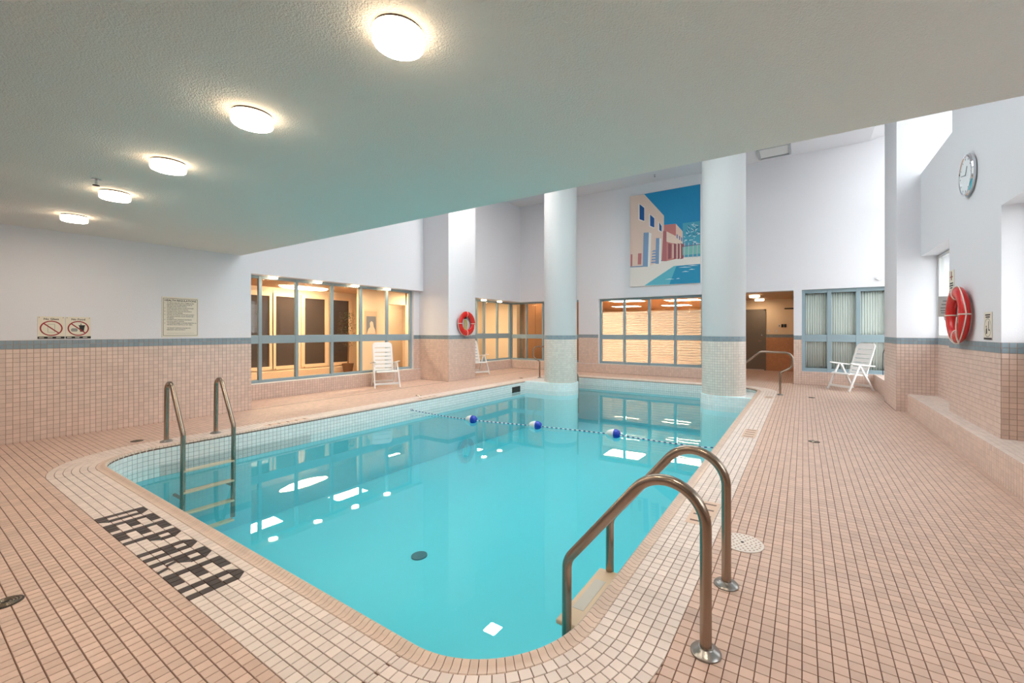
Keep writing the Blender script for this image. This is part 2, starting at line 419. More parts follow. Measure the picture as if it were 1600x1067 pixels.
for row in range(6):
    d0, d1 = row * T, (row + 1) * T; jr = 5 - row          # jr 0 = outermost row
    # straights
    for side in range(4):
        if side == 0:
            k0 = JX0 + RC; L = (JX1 - JX0) - 2 * RC; P = lambda s, d: (k0 + s, JY0 - d, zf)
        elif side == 1:
            L = (JY1 - JY0) - 2 * RC; P = lambda s, d: (JX1 + d, JY0 + RC + s, zf)
        elif side == 2:
            L = (JX1 - JX0) - 2 * RC; P = lambda s, d: (JX1 - RC - s, JY1 + d, zf)
        else:
            L = (JY1 - JY0) - 2 * RC; P = lambda s, d: (JX0 - d, JY1 - RC - s, zf)
        m_ = round(L / T)
        off = 0.0; cuts = [0.0]
        if side == 0:
            f = math.ceil(((JX0 + RC) - LX0) / T - 1e-6) * T + LX0 - (JX0 + RC)
            if f < 0.004: f += T
            cuts += list(np.arange(f, L - 0.004, T)) + [L]
        else:
            cuts = list(np.linspace(0, L, m_ + 1))
        for a, b in zip(cuts[:-1], cuts[1:]):
            q = [P(a, d1), P(b, d1), P(b, d0), P(a, d0)]
            v = None
            if side == 0 and b - a > T * 0.9:
                v = letters.get((round((JX0 + RC + a - LX0) / T), jr))
            if v is None: bq.append(q)
            elif v == 'X': kq.append(q)
            elif v == 's':                                   # leg of the R: diagonal dark stripe
                A, B, C, D = q; md = lambda p, r, t: tuple(p[i] + (r[i] - p[i]) * t for i in range(3))
                kq.append([md(A, B, .38), B, md(D, C, .62), D]); bq.append([A, md(A, B, .38), D, md(A, D, .98)]); bq.append([B, md(B, C, .02), C, md(D, C, .62)])
            else:
                dk, lt = cut_tile(q, v); kq.append(dk); bq.append(lt)
    # corner arcs
    for (cx, cy, a0) in ((JX1 - RC, JY0 + RC, -PI / 2), (JX1 - RC, JY1 - RC, 0), (JX0 + RC, JY1 - RC, PI / 2), (JX0 + RC, JY0 + RC, PI)):
        m_ = max(4, round(PI / 2 * (RC + (d0 + d1) / 2) / T)); r0, r1 = RC + d0, RC + d1
        for k in range(m_):
            a, b = a0 + PI / 2 * k / m_, a0 + PI / 2 * (k + 1) / m_
            p = lambda r, t: (cx + r * math.cos(t), cy + r * math.sin(t), zf)
            bq.append([p(r1, a), p(r1, b), p(r0, b), p(r0, a)])
tiles(bq, (0, 0, 1), M_bord, floor, 'border_tile', 300)
tiles(kq, (0, 0, 1), M_black, floor, 'letter_tile', 300, min_px=1)
# long dark slot drain in the floor in line with the left wall
MB().box(XL - 0.012, XL + 0.004, 3.47, 8.2, -0.004, 0.0012).box(XL - 0.012, XL + 0.004, 9.28, 12.5, -0.004, 0.0012).build('slot_drain', M_dark, floor, label='dark straight slot drain line in the deck')

# ---- pool basin
po = outline(-CW, 14); n = len(po); mb = MB(); ZB = -1.25
for i in range(n):
    a, b = po[i], po[(i + 1) % n]; mb.quad((*a, -0.012), (*b, -0.012), (*b, ZB), (*a, ZB))
mb.add([(*p, ZB) for p in po], [tuple(range(n))])
basin = mb.build('pool_basin', M_plast, kind='structure', label='aqua plastered pool basin with white waterline tiles', cat='pool')
# coping pieces
prof = [(0.0, -0.004), (0.004, 0.0), (0.022, -0.0035), (0.040, 0.0015), (0.054, 0.0095), (0.066, 0.0105), (0.075, 0.003), (0.079, -0.012), (0.079, -0.03)]
PC = 0.0358; cop = []
def path_pieces(pitch, off):
    out = []
    arcs = ((JX1 - RC, JY0 + RC, -PI / 2), (JX1 - RC, JY1 - RC, 0), (JX0 + RC, JY1 - RC, PI / 2), (JX0 + RC, JY0 + RC, PI))
    strs = (((JX0 + RC, JY0), (JX1 - RC, JY0), (0, -1)), ((JX1, JY0 + RC), (JX1, JY1 - RC), (1, 0)),
            ((JX1 - RC, JY1), (JX0 + RC, JY1), (0, 1)), ((JX0, JY1 - RC), (JX0, JY0 + RC), (-1, 0)))
    for (p, q, nn), (cx, cy, a0) in zip(strs, arcs):
        L = math.hypot(q[0] - p[0], q[1] - p[1]); m_ = round(L / pitch)
        for k in range(m_):
            f = lambda t: ((p[0] + (q[0] - p[0]) * t, p[1] + (q[1] - p[1]) * t), nn)
            out.append((f(k / m_), f((k + 1) / m_)))
        m_ = round(PI / 2 * (RC + off) / pitch)
        for k in range(m_):
            def f(t): 
                a = a0 + PI / 2 * t; return ((cx + RC * math.cos(a), cy + RC * math.sin(a)), (math.cos(a), math.sin(a)))
            out.append((f(k / m_), f((k + 1) / m_)))
    return out
def cope_geo(pa, pb):
    """bullnose piece between two stations"""
    g = 0.0015; vs = []
    (p, n1), (q, n2) = pa, pb
    for s, z in prof:
        A = Vector((p[0] - n1[0] * s, p[1] - n1[1] * s, z)); B = Vector((q[0] - n2[0] * s, q[1] - n2[1] * s, z))
        d = (B - A).normalized() * g; vs += [A + d, B - d]
    m_ = len(prof); fs = [(2 * i, 2 * i + 1, 2 * i + 3, 2 * i + 2) for i in range(m_ - 1)]
    low = len(vs)
    # side cheeks, down to a common bottom
    (s0, z0), (s1, z1) = prof[0], prof[-1]
    for k, (pp, nn) in enumerate((pa, pb)):
        idx = [2 * i + k for i in range(m_)]; fs.append(tuple(idx if k == 0 else reversed(idx)))
    return vs, fs
pieces = path_pieces(PC, -0.05)
areas = []
for a, b in pieces:
    (p, n1), (q, n2) = a, b
    areas.append([(*p, 0), (*q, 0), (q[0] - n2[0] * CW, q[1] - n2[1] * CW, 0), (p[0] - n1[0] * CW, p[1] - n1[1] * CW, 0)])
A = px_area(np.array(areas), np.tile([0, 0, 1.0], (len(areas), 1))); big = set(np.argsort(-A)[:300].tolist())
coping = empty('pool_coping', (0, 0, 0), kind='structure', label='rounded clay tile coping running around the pool edge', cat='coping')
mbr = MB(); bed = MB()
for i, (a, b) in enumerate(pieces):
    vs, fs = cope_geo(a, b)
    if i in big:
        c = sum((Vector(v) for v in vs), Vector()) / len(vs)
        o = MB().add([v - c for v in vs], fs).build('coping_tile', M_cope, coping, smooth=True); o.location = c
    else: mbr.add(vs, fs)
o = mbr.build('coping_tile_field', M_cope, coping, smooth=True); o['kind'] = 'stuff'
# mortar bed just beneath the coping pieces
ring = [outline(-s, 14) for s, z in prof]; n = len(ring[0])
for r in range(len(prof) - 1):
    for i in range(n):
        j = (i + 1) % n
        dz = -0.0042
        bed.quad((*ring[r][i], prof[r][1] + dz), (*ring[r][j], prof[r][1] + dz), (*ring[r + 1][j], prof[r + 1][1] + dz), (*ring[r + 1][i], prof[r + 1][1] + dz))
bed.build('mortar_bed', M_groutf, coping)
# waterline tiles on the basin wall
wq, wn = [], []; ROWS = 6
for a, b in path_pieces(T, -CW):
    (p, n1), (q, n2) = a, b; o_ = CW + 0.0005
    A_, B_ = (p[0] - n1[0] * o_, p[1] - n1[1] * o_), (q[0] - n2[0] * o_, q[1] - n2[1] * o_)
    nn = (-(n1[0] + n2[0]) / 2, -(n1[1] + n2[1]) / 2, 0)
    for r in range(ROWS):
        z1 = -0.026 - r * T; z0 = z1 - T
        wq.append([(*A_, z1), (*B_, z1), (*B_, z0), (*A_, z0)]); wn.append(nn)
tiles(wq, wn, M_pool, basin, 'waterline_tile', 300, min_px=30)
po2 = outline(-CW - 0.0004, 14); mb = MB(); n = len(po2)
for i in range(n):
    a, b = po2[i], po2[(i + 1) % n]; mb.quad((*a, -0.012), (*b, -0.012), (*b, -0.026 - ROWS * T), (*a, -0.026 - ROWS * T))
mb.build('grout_bed', M_groutp, basin)
# skimmer mouth and floor drain of the basin
sx = JX0 + CW
MB().box(sx - 0.001, sx + 0.007, 8.78, 9.15, -0.25, -0.10).build('skimmer_mouth', M_dark, basin, label='dark skimmer opening in the pool wall')
MB().lathe([(0.09, 0), (0.09, 0.012), (0.06, 0.018), (0.0, 0.02)], 28, Matrix.Translation((-3.78, 3.36, ZB))).build('bottom_drain', mat('drain_teal', srgb(30, 92, 100), 0.5), basin, smooth=True)
# plinths that carry the columns
for (cx, cy), sgn in zip(COLS, (-1, 1)):
    mb = MB(); xe = JX0 + CW if sgn < 0 else JX1 - CW; r = CR + 0.035; y0_ = cy - r; pts = []
    pts.append((xe, y0_)); 
    for k in range(25):
        a = -PI / 2 + sgn * -1 * PI * k / 24; pts.append((cx + r * math.cos(a), cy + r * math.sin(a)))
    pts.append((xe, cy + r))
    mb.prism([(*p, ZB) for p in pts], (0, 0, -ZB - 0.001))
    pl = mb.build('column_plinth', mat('plinth_plaster', srgb(190, 232, 236), .6), kind='structure', label='white tiled plinth under the %s round column' % ('left' if sgn < 0 else 'right'), cat='plinth')
    q, nn = [], []; seg = []
    L = abs(cx - xe); m_ = round(L / T); d = 1 if cx > xe else -1
    for k in range(m_): seg.append(((xe + d * L * k / m_, y0_), (xe + d * L * (k + 1) / m_, y0_), (0, -1, 0)))
    m_ = round(PI * r / T)
    for k in range(m_):
        a, b = [-PI / 2 - sgn * PI * t / m_ for t in (k, k + 1)]
        seg.append(((cx + r * math.cos(a), cy + r * math.sin(a)), (cx + r * math.cos(b), cy + r * math.sin(b)), (math.cos((a + b) / 2), math.sin((a + b) / 2), 0)))
    for (a, b, nv) in seg:
        for rr in range(ROWS):
            z1 = -0.002 - rr * T; z0 = z1 - T; qd = [(*a, z0), (*b, z0), (*b, z1), (*a, z1)]
            e1 = np.subtract(qd[1], qd[0]); e2 = np.subtract(qd[3], qd[0])
            if np.dot(np.cross(e1, e2), nv) < 0: qd = qd[::-1]
            q.append(qd); nn.append(nv)
    tiles(q, nn, M_pool, pl, 'waterline_tile')
    q = []
    for i in range(-16, 17):
        for j in range(-10, 10):
            x, y = cx + i * T, cy + j * T; xm, ym = x + T / 2, y + T / 2
            ins = (abs(ym - cy) < r - T * .4 and min(xe, cx) < xm < max(xe, cx)) or math.hypot(xm - cx, ym - cy) < r - T * .4
            if ins and math.hypot(xm - cx, ym - cy) > CR - T: q.append([(x, y, -0.001), (x + T, y, -0.001), (x + T, y + T, -0.001), (x, y + T, -0.001)])
    tiles(q, (0, 0, 1), M_pool, pl, 'plinth_tile')
# water
pw = outline(-CW - 0.004, 14); n = len(pw); mb = MB()
mb.prism([(*p, ZB + 0.003) for p in pw], (0, 0, ZW - ZB - 0.003))
water = mb.build('pool_water', M_water, kind='stuff', label='still turquoise water filling the swimming pool', cat='water')

# ---- columns
for k, (cx, cy) in enumerate(COLS):
    e = empty('round_column', (cx, cy, 0), label='wide round column just right of the painting, tiled below' if k else 'round column left of the painting, tiled below, beside the skimmer', cat='column', group='tiled round pool columns')
    MB().lathe([(CR - .002, 0.0), (CR - .002, S1), (CR + 0.001, S1 + .002), (CR + 0.001, ZH)], 64).build('shaft', mat('column_stucco', srgb(194, 196, 197), .8, spec=.2, bump=.3, bscale=110), e, smooth=True)
    MB().lathe([(CR - 0.0005, 0.0), (CR - 0.0005, S1)], 104).build('grout_bed', mat('column_grout', srgb(170, 164, 156), 0.85), e)
    nt_ = round(2 * PI * CR / T); lo, st, nl, ns = [], [], [], []
    for i in range(nt_):
        a, b = 2 * PI * i / nt_, 2 * PI * (i + 1) / nt_; pa, pb = (CR * math.cos(a), CR * math.sin(a)), (CR * math.cos(b), CR * math.sin(b))
        nv = (math.cos((a + b) / 2), math.sin((a + b) / 2), 0); z = S1; r_ = 0
        while z > 0.004:
            z0 = max(z - T, 0); (st if r_ < 2 else lo).append([(*pa, z0), (*pb, z0), (*pb, z), (*pa, z)]); (ns if r_ < 2 else nl).append(nv); z -= T; r_ += 1
    tiles(lo, nl, M_colt, e, 'column_tile'); tiles(st, ns, M_strip, e, 'course_tile')

# ---- left wall
mb = MB()
mb.box(-9.45, XL, -3, 3.465, 0, 6.0).box(-9.42, -9.06, 3.465, 8.2, 2.478, 6).box(-9.42, -9.16, 3.465, 8.2, 0, 0.30)
mb.box(-9.45, XL, 8.2, 9.28, 0, 6).box(-9.42, -8.80, 9.28, YF, 2.42, 6).box(-9.42, -9.16, 9.28, YF, 0, 0.30)
wl = mb.build('wall_left', M_paint, kind='structure', label='white stucco left wall with pink tile dado and window bays', cat='wall')
clad((XL, -0.6), (0, 1), 4.065, (1, 0), wl, 300)
clad((XL, 3.465), (-1, 0), 1.07, (0, 1), wl)
low_clad((-9.16, 3.465), (0, 1), 4.735, (1, 0), wl, 0, 0.30)
clad((-9.16, 8.2), (1, 0), 1.07, (0, -1), wl)
clad((-9.35, 8.2), (1, 0), 0.19, (0, -1), wl, z0=0.31)
clad((XL, 8.2), (0, 1), 1.08, (1, 0), wl)
clad((XL, 9.28), (-1, 0), 1.07, (0, 1), wl)
low_clad((-9.16, 9.28), (0, 1), 3.27, (1, 0), wl, 0, 0.30)
MB().box(-9.42, -9.15, 3.47, 8.2, 0.30, 0.315).build('sill_slab', M_sill, wl, bevel=.004)
MB().box(-9.42, -9.22, 7.99, 8.199, 0.316, 2.4775).build('jamb_infill', M_paint, wl); clad((-9.22, 7.99), (0, 1), .209, (1, 0), wl, z0=.316)
MB().box(-9.42, -9.15, 9.28, YF - .01, 0.30, 0.315).build('sill_slab', M_sill, wl, bevel=.004)
# ---- far wall
mb = MB(); YT = YF + 0.32
mb.box(-9.42, 2.3, YF, YT, 2.41, 6).box(-9.42, -2.2, YF, YT, 0, 0.29).box(-6.40, -5.68, YF, YT, 0.29, 2.41)
mb.box(-2.44, -2.2, YF, YT, 0.29, 2.41).box(-0.21, -0.03, YF, YT, 0, 2.41).box(-0.03, 2.3, YF, YT, 0, 0.335).box(1.74, 2.3, YF, YT, 0.335, 2.41)
wf = mb.build('wall_far', M_paint, kind='structure', label='white far wall above interior windows and tiled sill', cat='wall')
low_clad((-9.16, YF), (1, 0), 6.96, (0, -1), wf, 0, 0.29)
for x0, x1 in ((-6.40, -5.68), (-2.44, -2.2)): clad((x0, YF), (1, 0), x1 - x0, (0, -1), wf, z0=0.305)
clad((-0.21, YF), (1, 0), 0.18, (0, -1), wf); low_clad((-0.03, YF), (1, 0), 1.46, (0, -1), wf, 0, 0.335)
MB().box(-9.3, -6.40, YF - .008, YT, 0.29, 0.303).box(-5.68, -2.44, YF - .008, YT, 0.29, 0.303).build('sill_slab', M_sill, wf, bevel=.003)
# ---- right wall: pier, niches, pillar, bench and clerestory
mb = MB(); XE = 2.2
mb.box(XR, XE, -3, -2.4, 0, 6).box(XR, XE, -2.4, .9, 0, 2.597).box(XR, XE, 2.6, 4.1, 0, 2.597).box(XR, XE, -2.4, 4.1, 2.597, 6).box(1.87, XE, .9, 2.6, 0, S1).box(XR, XE, 5.88, 7.6, 0, 2.597).box(XR, XE, 5.7, 7.48, 3.965, 6.1)
mb.box(XR, XE, 4.1, 9.2, 2.597, 3.965)
mb.box(1.87, XE, 4.1, 5.88, 0, S1).box(1.87, XE, 7.6, 9.2, 0, S1)
wr = mb.build('wall_right', M_paint, kind='structure', label='right wall with deep window niches and a clerestory opening', cat='wall')
mb = MB().box(1.345, XE, 9.2, 10.42, 0, 6.2)
wp = mb.build('wall_right_pier', M_paint, kind='structure', label='white pier with tile dado at the end of the tiled bench', cat='wall')
clad((1.345, 9.2), (1, 0), 0.525, (0, -1), wp, 60); clad((1.345, 10.42), (0, -1), 1.22, (-1, 0), wp)
clad((XR, 7.6), (0, -1), 1.72, (-1, 0), wr, 200, z0=0.30)
clad((XR, 5.88), (1, 0), 0.215, (0, -1), wr, 120, z0=0.30)
clad((1.87, 9.2), (0, -1), 1.6, (-1, 0), wr, z0=0.30); clad((1.87, 5.88), (0, -1), 1.78, (-1, 0), wr, z0=0.30)
clad((XR, 4.1), (0, -1), 1.5, (-1, 0), wr, 0); clad((1.87, 2.6), (0, -1), 1.7, (-1, 0), wr); clad((XR, .9), (0, -1), 1.6, (-1, 0), wr)
bench = MB().box(1.49, 1.868, 3.31, 9.199, 0, 0.297).build('tiled_bench', M_groutw, kind='structure', label='long low tiled bench along the right wall', cat='bench')
low_clad((1.49, 9.199), (0, -1), 5.889, (-1, 0), bench, 0, 0.297, 300)
q = []
for i in range(8):
    for j in range(110):
        x, y = 1.489 + i * T, 9.199 - (j + 1) * T
        if x > XR and (5.88 < y + T / 2 < 7.6): continue
        q.append([(x, y, 0.297), (min(x + T, 1.90), y, 0.297), (min(x + T, 1.90), y + T, 0.297), (x, y + T, 0.297)])
tiles(q, (0, 0, 1), M_bord, bench, 'seat_tile', 150)
ledge = MB().box(1.42, 2.05, 10.42, YF, 0, 0.335).build('tiled_ledge', M_groutw, kind='structure', label='low tiled ledge behind the chair by the pier', cat='ledge')
low_clad((1.42, YF), (0, -1), 2.13, (-1, 0), ledge, 0, 0.335)
q = [[(1.419 + i * T, 10.42 + j * T, .335), (1.419 + (i + 1) * T, 10.42 + j * T, .335), (1.419 + (i + 1) * T, 10.42 + (j + 1) * T, .335), (1.419 + i * T, 10.42 + (j + 1) * T, .335)] for i in range(11) for j in range(39)]
tiles(q, (0, 0, 1), M_wallt, ledge, 'seat_tile')
# ---- rear wall, ceilings
MB().box(-9.45, XE, -3.2, -3.0, 0, 3).build('wall_rear', M_paint, kind='structure', label='white wall behind the camera', cat='wall')
MB().box(-9.45, XE, -3.2, YB, ZC, ZC + 0.25).box(-9.45, XE, YB - 0.2, YB, ZC + 0.25, 6.1).build('ceiling', M_ceil, kind='structure', label='low popcorn-textured ceiling over the near deck', cat='ceiling')
mb = MB().box(-9.45, SKX0, YB, YT, ZH, 6.1).box(SKX1, 1.345, YB, YT, ZH, 6.1).box(SKX0, SKX1, YB, SKY0, ZH, 6.1).box(SKX0, SKX1, SKY1, YT, ZH, 6.1)
mb.quad((1.345, YB, ZH), (XE + .1, YB, 6.1), (XE + .1, YT, 6.1), (1.345, YT, ZH))
mb.build('ceiling_high', M_paint, kind='structure', label='high white ceiling above the pool and painting', cat='ceiling')
MB().box(2.3, 40, -20, 40, -0.6, -0.4).build('outdoor_ground', M_ground, kind='structure', label='paved ground outside the right windows', cat='ground')

# ---- windows: every mullion, rail and pane is a part
WN = [0]
def window(axis, fix, edges, z0, z1, rails, label, mw=0.06, dep=0.07, glass=M_glass, fm=None):
    """axis 'x': pane runs along x at y=fix; axis 'y': runs along y at x=fix.  edges = mullion centre lines, rails = [(z0,z1)]"""
    WN[0] += 1; fm = fm or M_frame
    e = empty('window_%d' % WN[0], ((edges[0] + edges[-1]) / 2, fix, 0) if axis == 'x' else (fix, (edges[0] + edges[-1]) / 2, 0), kind='structure', label=label, cat='window')
    off = e.location
    def bx(a0, a1, b0, b1, za, zb):
        m_ = MB()
        if axis == 'x': m_.box(a0 - off.x, a1 - off.x, b0 - off.y, b1 - off.y, za, zb)
        else: m_.box(b0 - off.x, b1 - off.x, a0 - off.y, a1 - off.y, za, zb)
        return m_
    for x in edges: bx(x - mw / 2, x + mw / 2, fix - dep / 2, fix + dep / 2, z0, z1).build('mullion', fm, e, bevel=.004)
    allr = [(z0, z0 + mw)] + list(rails) + [(z1 - mw, z1)]
    for a, b in zip(edges[:-1], edges[1:]):
        for (ra, rb) in allr: bx(a + mw / 2, b - mw / 2, fix - dep / 2 + .006, fix + dep / 2 - .006, ra, rb).build('rail', fm, e, bevel=.004)
        for (ra, rb), (sa, sb) in zip(allr[:-1], allr[1:]): bx(a + mw / 2, b - mw / 2, fix - .004, fix + .004, rb, sa).build('pane', glass, e)
    return e
R1 = [(1.105, 1.275)]
window('y', -9.33, [3.50, 4.15, 4.87, 5.67, 6.42, 7.19, 7.96], 0.315, 2.478, R1, 'wide gridded interior window in the left wall behind a white chair')
window('y', -9.33, [9.31, 10.05, 10.75, 11.15, 11.88, 12.62], 0.315, 2.42, R1, 'interior window in the bay beyond the left pier')
window('x', YF + .16, [-9.30, -8.62, -7.90, -7.15, -6.43], 0.303, 2.41, [(1.09, 1.24)], 'interior window behind the left round column')
window('x', YF + .16, [-5.65, -4.84, -4.03, -3.24, -2.47], 0.303, 2.41, [(1.09, 1.24)], 'four-part interior window below the painting', mw=.075)
window('x', YF + .10, [0.0, 0.55, 1.13, 1.71], 0.335, 2.41, [(1.09, 1.27)], 'curtained window behind the white chair on the right', mw=.09)
window('y', 2.03, [10.45, 11.15, 11.85, 12.52], 0.335, 5.9, [(2.4, 2.5), (4.2, 4.3)], 'tall outside window beside the curtained window', mw=.05, fm=M_wmetal)
window('y', 1.90, [4.13, 5.0, 5.85], S1, 2.59, [], 'outside window in the nearer right niche', mw=.05, fm=M_wmetal)
window('y', 1.90, [.93, 1.75, 2.57], S1, 2.59, [], 'added unseen window in the right wall beside the camera', mw=.05)  # added out of view to bring daylight onto the near side
window('y', 1.90, [7.63, 8.4, 9.17], S1, 2.59, [], 'outside window in the niche beside the pier', mw=.05, fm=M_wmetal)
window('y', 2.19, [4.13, 5.0, 5.68], 3.97, 6.05, [], 'upper clerestory window nearer the camera', mw=.05)
window('y', 2.19, [7.5, 8.4, 9.18], 3.97, 6.05, [], 'upper clerestory window next to the pier', mw=.05)

WN[0] += 1  # unseen glazing put in to light the hall from above
e = empty('window_%d' % WN[0], ((SKX0 + SKX1) / 2, (SKY0 + SKY1) / 2, 6.02), kind='structure', label='added unseen roof light that brightens the pool from the high ceiling', cat='window')
hx, hy = (SKX1 - SKX0) / 2, (SKY1 - SKY0) / 2
for k in range(6): MB().box(-hx + k * hx / 2.5 - .03, -hx + k * hx / 2.5 + .03, -hy, hy, -.06, .06).build('glazing_bar', M_frame, e)
for k in range(5): MB().box(-hx + k * hx / 2.5 + .03, -hx + (k + 1) * hx / 2.5 - .03, -hy, hy, -.004, .004).build('pane', M_glass, e)
# ================================================================== ROOMS BEHIND THE GLASS
mb = MB(); mb.box(-13.2, -12.9, 2.8, 8.95, 0, 2.75).box(-13.2, -9.4, 2.6, 2.8, 0, 2.75)
mb.prism([(-11.0, 7.55, 0), (-12.9, 8.95, 0), (-12.9, 9.15, 0), (-11.1, 7.7, 0)], (0, 0, 2.75))
mb.box(-11.15, -11.0, 7.55, 8.55, 0, 2.75).box(-11.15, -11.0, 9.2, 13.3, 0, 2.75).box(-11.15, -11.0, 8.5, 9.25, 2.2, 2.75)
mb.box(-13.2, -9.4, 13.2, 13.4, 0, 2.75).box(-13.2, -13.0, 8.9, 13.4, 0, 2.75)
wlob = mb.build('wall_lobby', M_warmw, kind='structure', label='warm lit lobby walls seen through the left windows', cat='wall')
MB().box(-13.2, -9.4, 2.6, 13.4, 2.62, 2.75).build('ceiling_lobby', M_warmc, kind='structure', label='lobby ceiling behind the left windows', cat='ceiling')
MB().box(-13.2, -9.42, 2.6, 13.4, -0.2, 0.01).build('floor_lobby', M_carp, kind='structure', label='brown lobby floor behind the left windows', cat='floor')
def lobby_window(y0, y1, label):
    WN[0] += 1; e = empty('window_%d' % WN[0], (-12.9, (y0 + y1) / 2, 0), kind='structure', label=label, cat='window'); c = (y0 + y1) / 2
    for y in (y0 - .05, y1 + .05): MB().box(0, .06, y - c - .05, y - c + .05, .28, 2.45).build('jamb', M_wood, e)
    for z in (.30, 2.41): MB().box(0, .06, y0 - c, y1 - c, z - .05, z + .05).build('rail', M_wood, e)
    MB().box(0, .02, y0 - c, y1 - c, .35, 2.36).build('pane', M_glassd, e)
lobby_window(4.8, 5.3, 'dark lobby window at the left edge of the bay')
lobby_window(5.45, 5.97, 'dark lobby window beside the left mullion'); lobby_window(6.14, 6.66, 'dark lobby window with diagonal reflections')
lobby_window(6.96, 7.60, 'dark lobby window in the middle of the bay'); lobby_window(7.86, 8.42, 'dark lobby window behind the potted tree')
MB().box(-12.9, -12.60, 4.6, 8.5, 0.011, 0.22).build('lobby_bench', M_wood, label='long low wooden bench under the dark lobby windows', cat='bench', bevel=.01)
# framed poster
e = empty('framed_poster', (-10.985, 7.88, 0), label='framed grey poster with a pale figure on the lobby wall', cat='poster')
MB().box(-.012, .02, -.25, .27, 1.20, 2.0).build('frame', M_wood, e, bevel=.006); MB().box(.02, .024, -.20, .22, 1.25, 1.95).build('mat_board', mat('poster_cream', srgb(206, 178, 150), .6), e)
MB().box(.024, .027, -.14, .18, 1.28, 1.80).build('print', mat('poster_grey', srgb(122, 126, 134), .6), e)
MB().prism([(.028, .02 + x, z) for x, z in ((-.15, 1.28), (.15, 1.28), (.13, 1.4), (.08, 1.5), (.06, 1.62), (0, 1.66), (-.05, 1.6), (-.04, 1.48), (-.1, 1.42))], (.002, 0, 0)).build('figure_print', mat('poster_flesh', srgb(226, 200, 176), .6), e)
# potted tree in the lobby
e = empty('potted_tree', (-12.3, 8.02, 0.01), label='dark potted tree in the lobby behind the left window', cat='plant')
MB().lathe([(.12, 0), (.17, .3), (.18, .32), (.15, .32)], 20).build('pot', M_pot, e, smooth=True)
MB().tube([(0, 0, .3), (.02, .01, .8), (0, .02, 1.3)], .02, 8).build('trunk', M_pot, e, smooth=True)
mbf = MB()
for i in range(240):
    a = random.uniform(0, 2 * PI); r = .3 * math.sqrt(random.random()); z = random.uniform(.85, 1.95); r *= 1 - abs(z - 1.4) / 1.0
    c = Vector((r * math.cos(a), r * math.sin(a), z)); d = Vector((math.cos(a), math.sin(a), random.uniform(-.5, .6))).normalized() * .09
    u = d.cross(Vector((0, 0, 1))).normalized() * .022
    mbf.add([c, c + d * .5 + u, c + d, c + d * .5 - u], [(0, 1, 2, 3)])
o = mbf.build('foliage', M_leaf, e); o['kind'] = 'stuff'
# bright side room seen through the lobby doorway
MB().box(-12.95, -12.9, 8.97, 9.6, 0.0, 2.6).build('wall_side_room', mat('side_room_white', srgb(222, 206, 186), .6), kind='structure', label='pale wall beyond the lobby doorway', cat='wall')
e = empty('shelf_rack', (-12.6, 9.12, 0.01), label='brown slatted rack beyond the lobby doorway', cat='rack')
for k in range(5): MB().box(-.12, .12, -.2, .2, .15 + k * .2, .18 + k * .2).build('shelf', M_panelw, e)
for s in (-1, 1): MB().box(-.12, .12, s * .2 - .015, s * .2 + .015, 0, 1.1).build('upright', M_dark, e)
# panelled room behind the left column
mb = MB(); mb.box(-9.3, -6.1, 13.5, 13.6, 0, 2.75).box(-6.2, -6.1, 12.87, 13.6, 0, 2.75)
wpn = mb.build('wall_panelled', M_panelw, kind='structure', label='brown panelled wall behind the window by the left column', cat='wall')
for k in range(6): MB().box(-9.2 + k * .52, -8.74 + k * .52, 13.488, 13.5, .1, 2.55).build('panel', M_panelw, wpn, bevel=.004)
MB().box(-9.3, -6.1, 12.87, 13.6, 2.62, 2.75).build('ceiling_panelled_room', M_warmc, kind='structure', label='ceiling of the panelled room', cat='ceiling')
MB().box(-9.3, -6.1, 12.87, 13.6, -.1, .01).build('floor_panelled_room', M_carp, kind='structure', label='floor of the panelled room', cat='floor')
# big warm room behind the four-part window
mb = MB(); mb.box(-13, -2.2, 24, 24.2, 0, 2.75).box(-13.2, -13, 13.6, 24.2, 0, 2.75).box(-13, -6.1, 13.6, 13.7, 0, 2.75).box(-2.3, -2.2, 12.87, 24.2, 0, 2.75).box(-6.15, -6.05, 12.87, 13.7, 0, 2.75)
mb.build('wall_studio', M_warmw, kind='structure', label='warm walls of the room behind the four-part window', cat='wall')
MB().box(-13, -2.2, 12.87, 24.2, 2.62, 2.75).build('ceiling_studio', M_warmc, kind='structure', label='warm ceiling with light panels behind the four-part window', cat='ceiling')
MB().box(-13, -2.2, 12.87, 24.2, -.2, .01).build('floor_studio', M_carp, kind='structure', label='floor of the room behind the four-part window', cat='floor')
# striped privacy film on the panes
fm_ = bpy.data.materials.new('striped_privacy_film'); fm_.use_nodes = True; nt = fm_.node_tree; nt.nodes.clear()
out = nt.nodes.new('ShaderNodeOutputMaterial'); tl = nt.nodes.new('ShaderNodeBsdfTranslucent'); tl.inputs[0].default_value = (.72, .66, .62, 1)
df = nt.nodes.new('ShaderNodeBsdfDiffuse'); df.inputs[0].default_value = (.75, .68, .62, 1); tr = nt.nodes.new('ShaderNodeBsdfTransparent')
mx = nt.nodes.new('ShaderNodeMixShader'); mx.inputs[0].default_value = .22; mx2 = nt.nodes.new('ShaderNodeMixShader')
tc = nt.nodes.new('ShaderNodeTexCoord'); wv = nt.nodes.new('ShaderNodeTexWave'); wv.bands_direction = 'Z'; wv.inputs['Scale'].default_value = 4.2; wv.inputs['Distortion'].default_value = .6; wv.inputs['Detail'].default_value = 1
rp = nt.nodes.new('ShaderNodeValToRGB'); rp.color_ramp.elements[0].position = .10; rp.color_ramp.elements[0].color = (.58, .58, .58, 1); rp.color_ramp.elements[1].position = .22; rp.color_ramp.elements[1].color = (.06, .06, .06, 1)
nt.links.new(tc.outputs['Object'], wv.inputs['Vector']); nt.links.new(wv.outputs['Fac'], rp.inputs[0]); nt.links.new(rp.outputs[0], mx2.inputs[0])
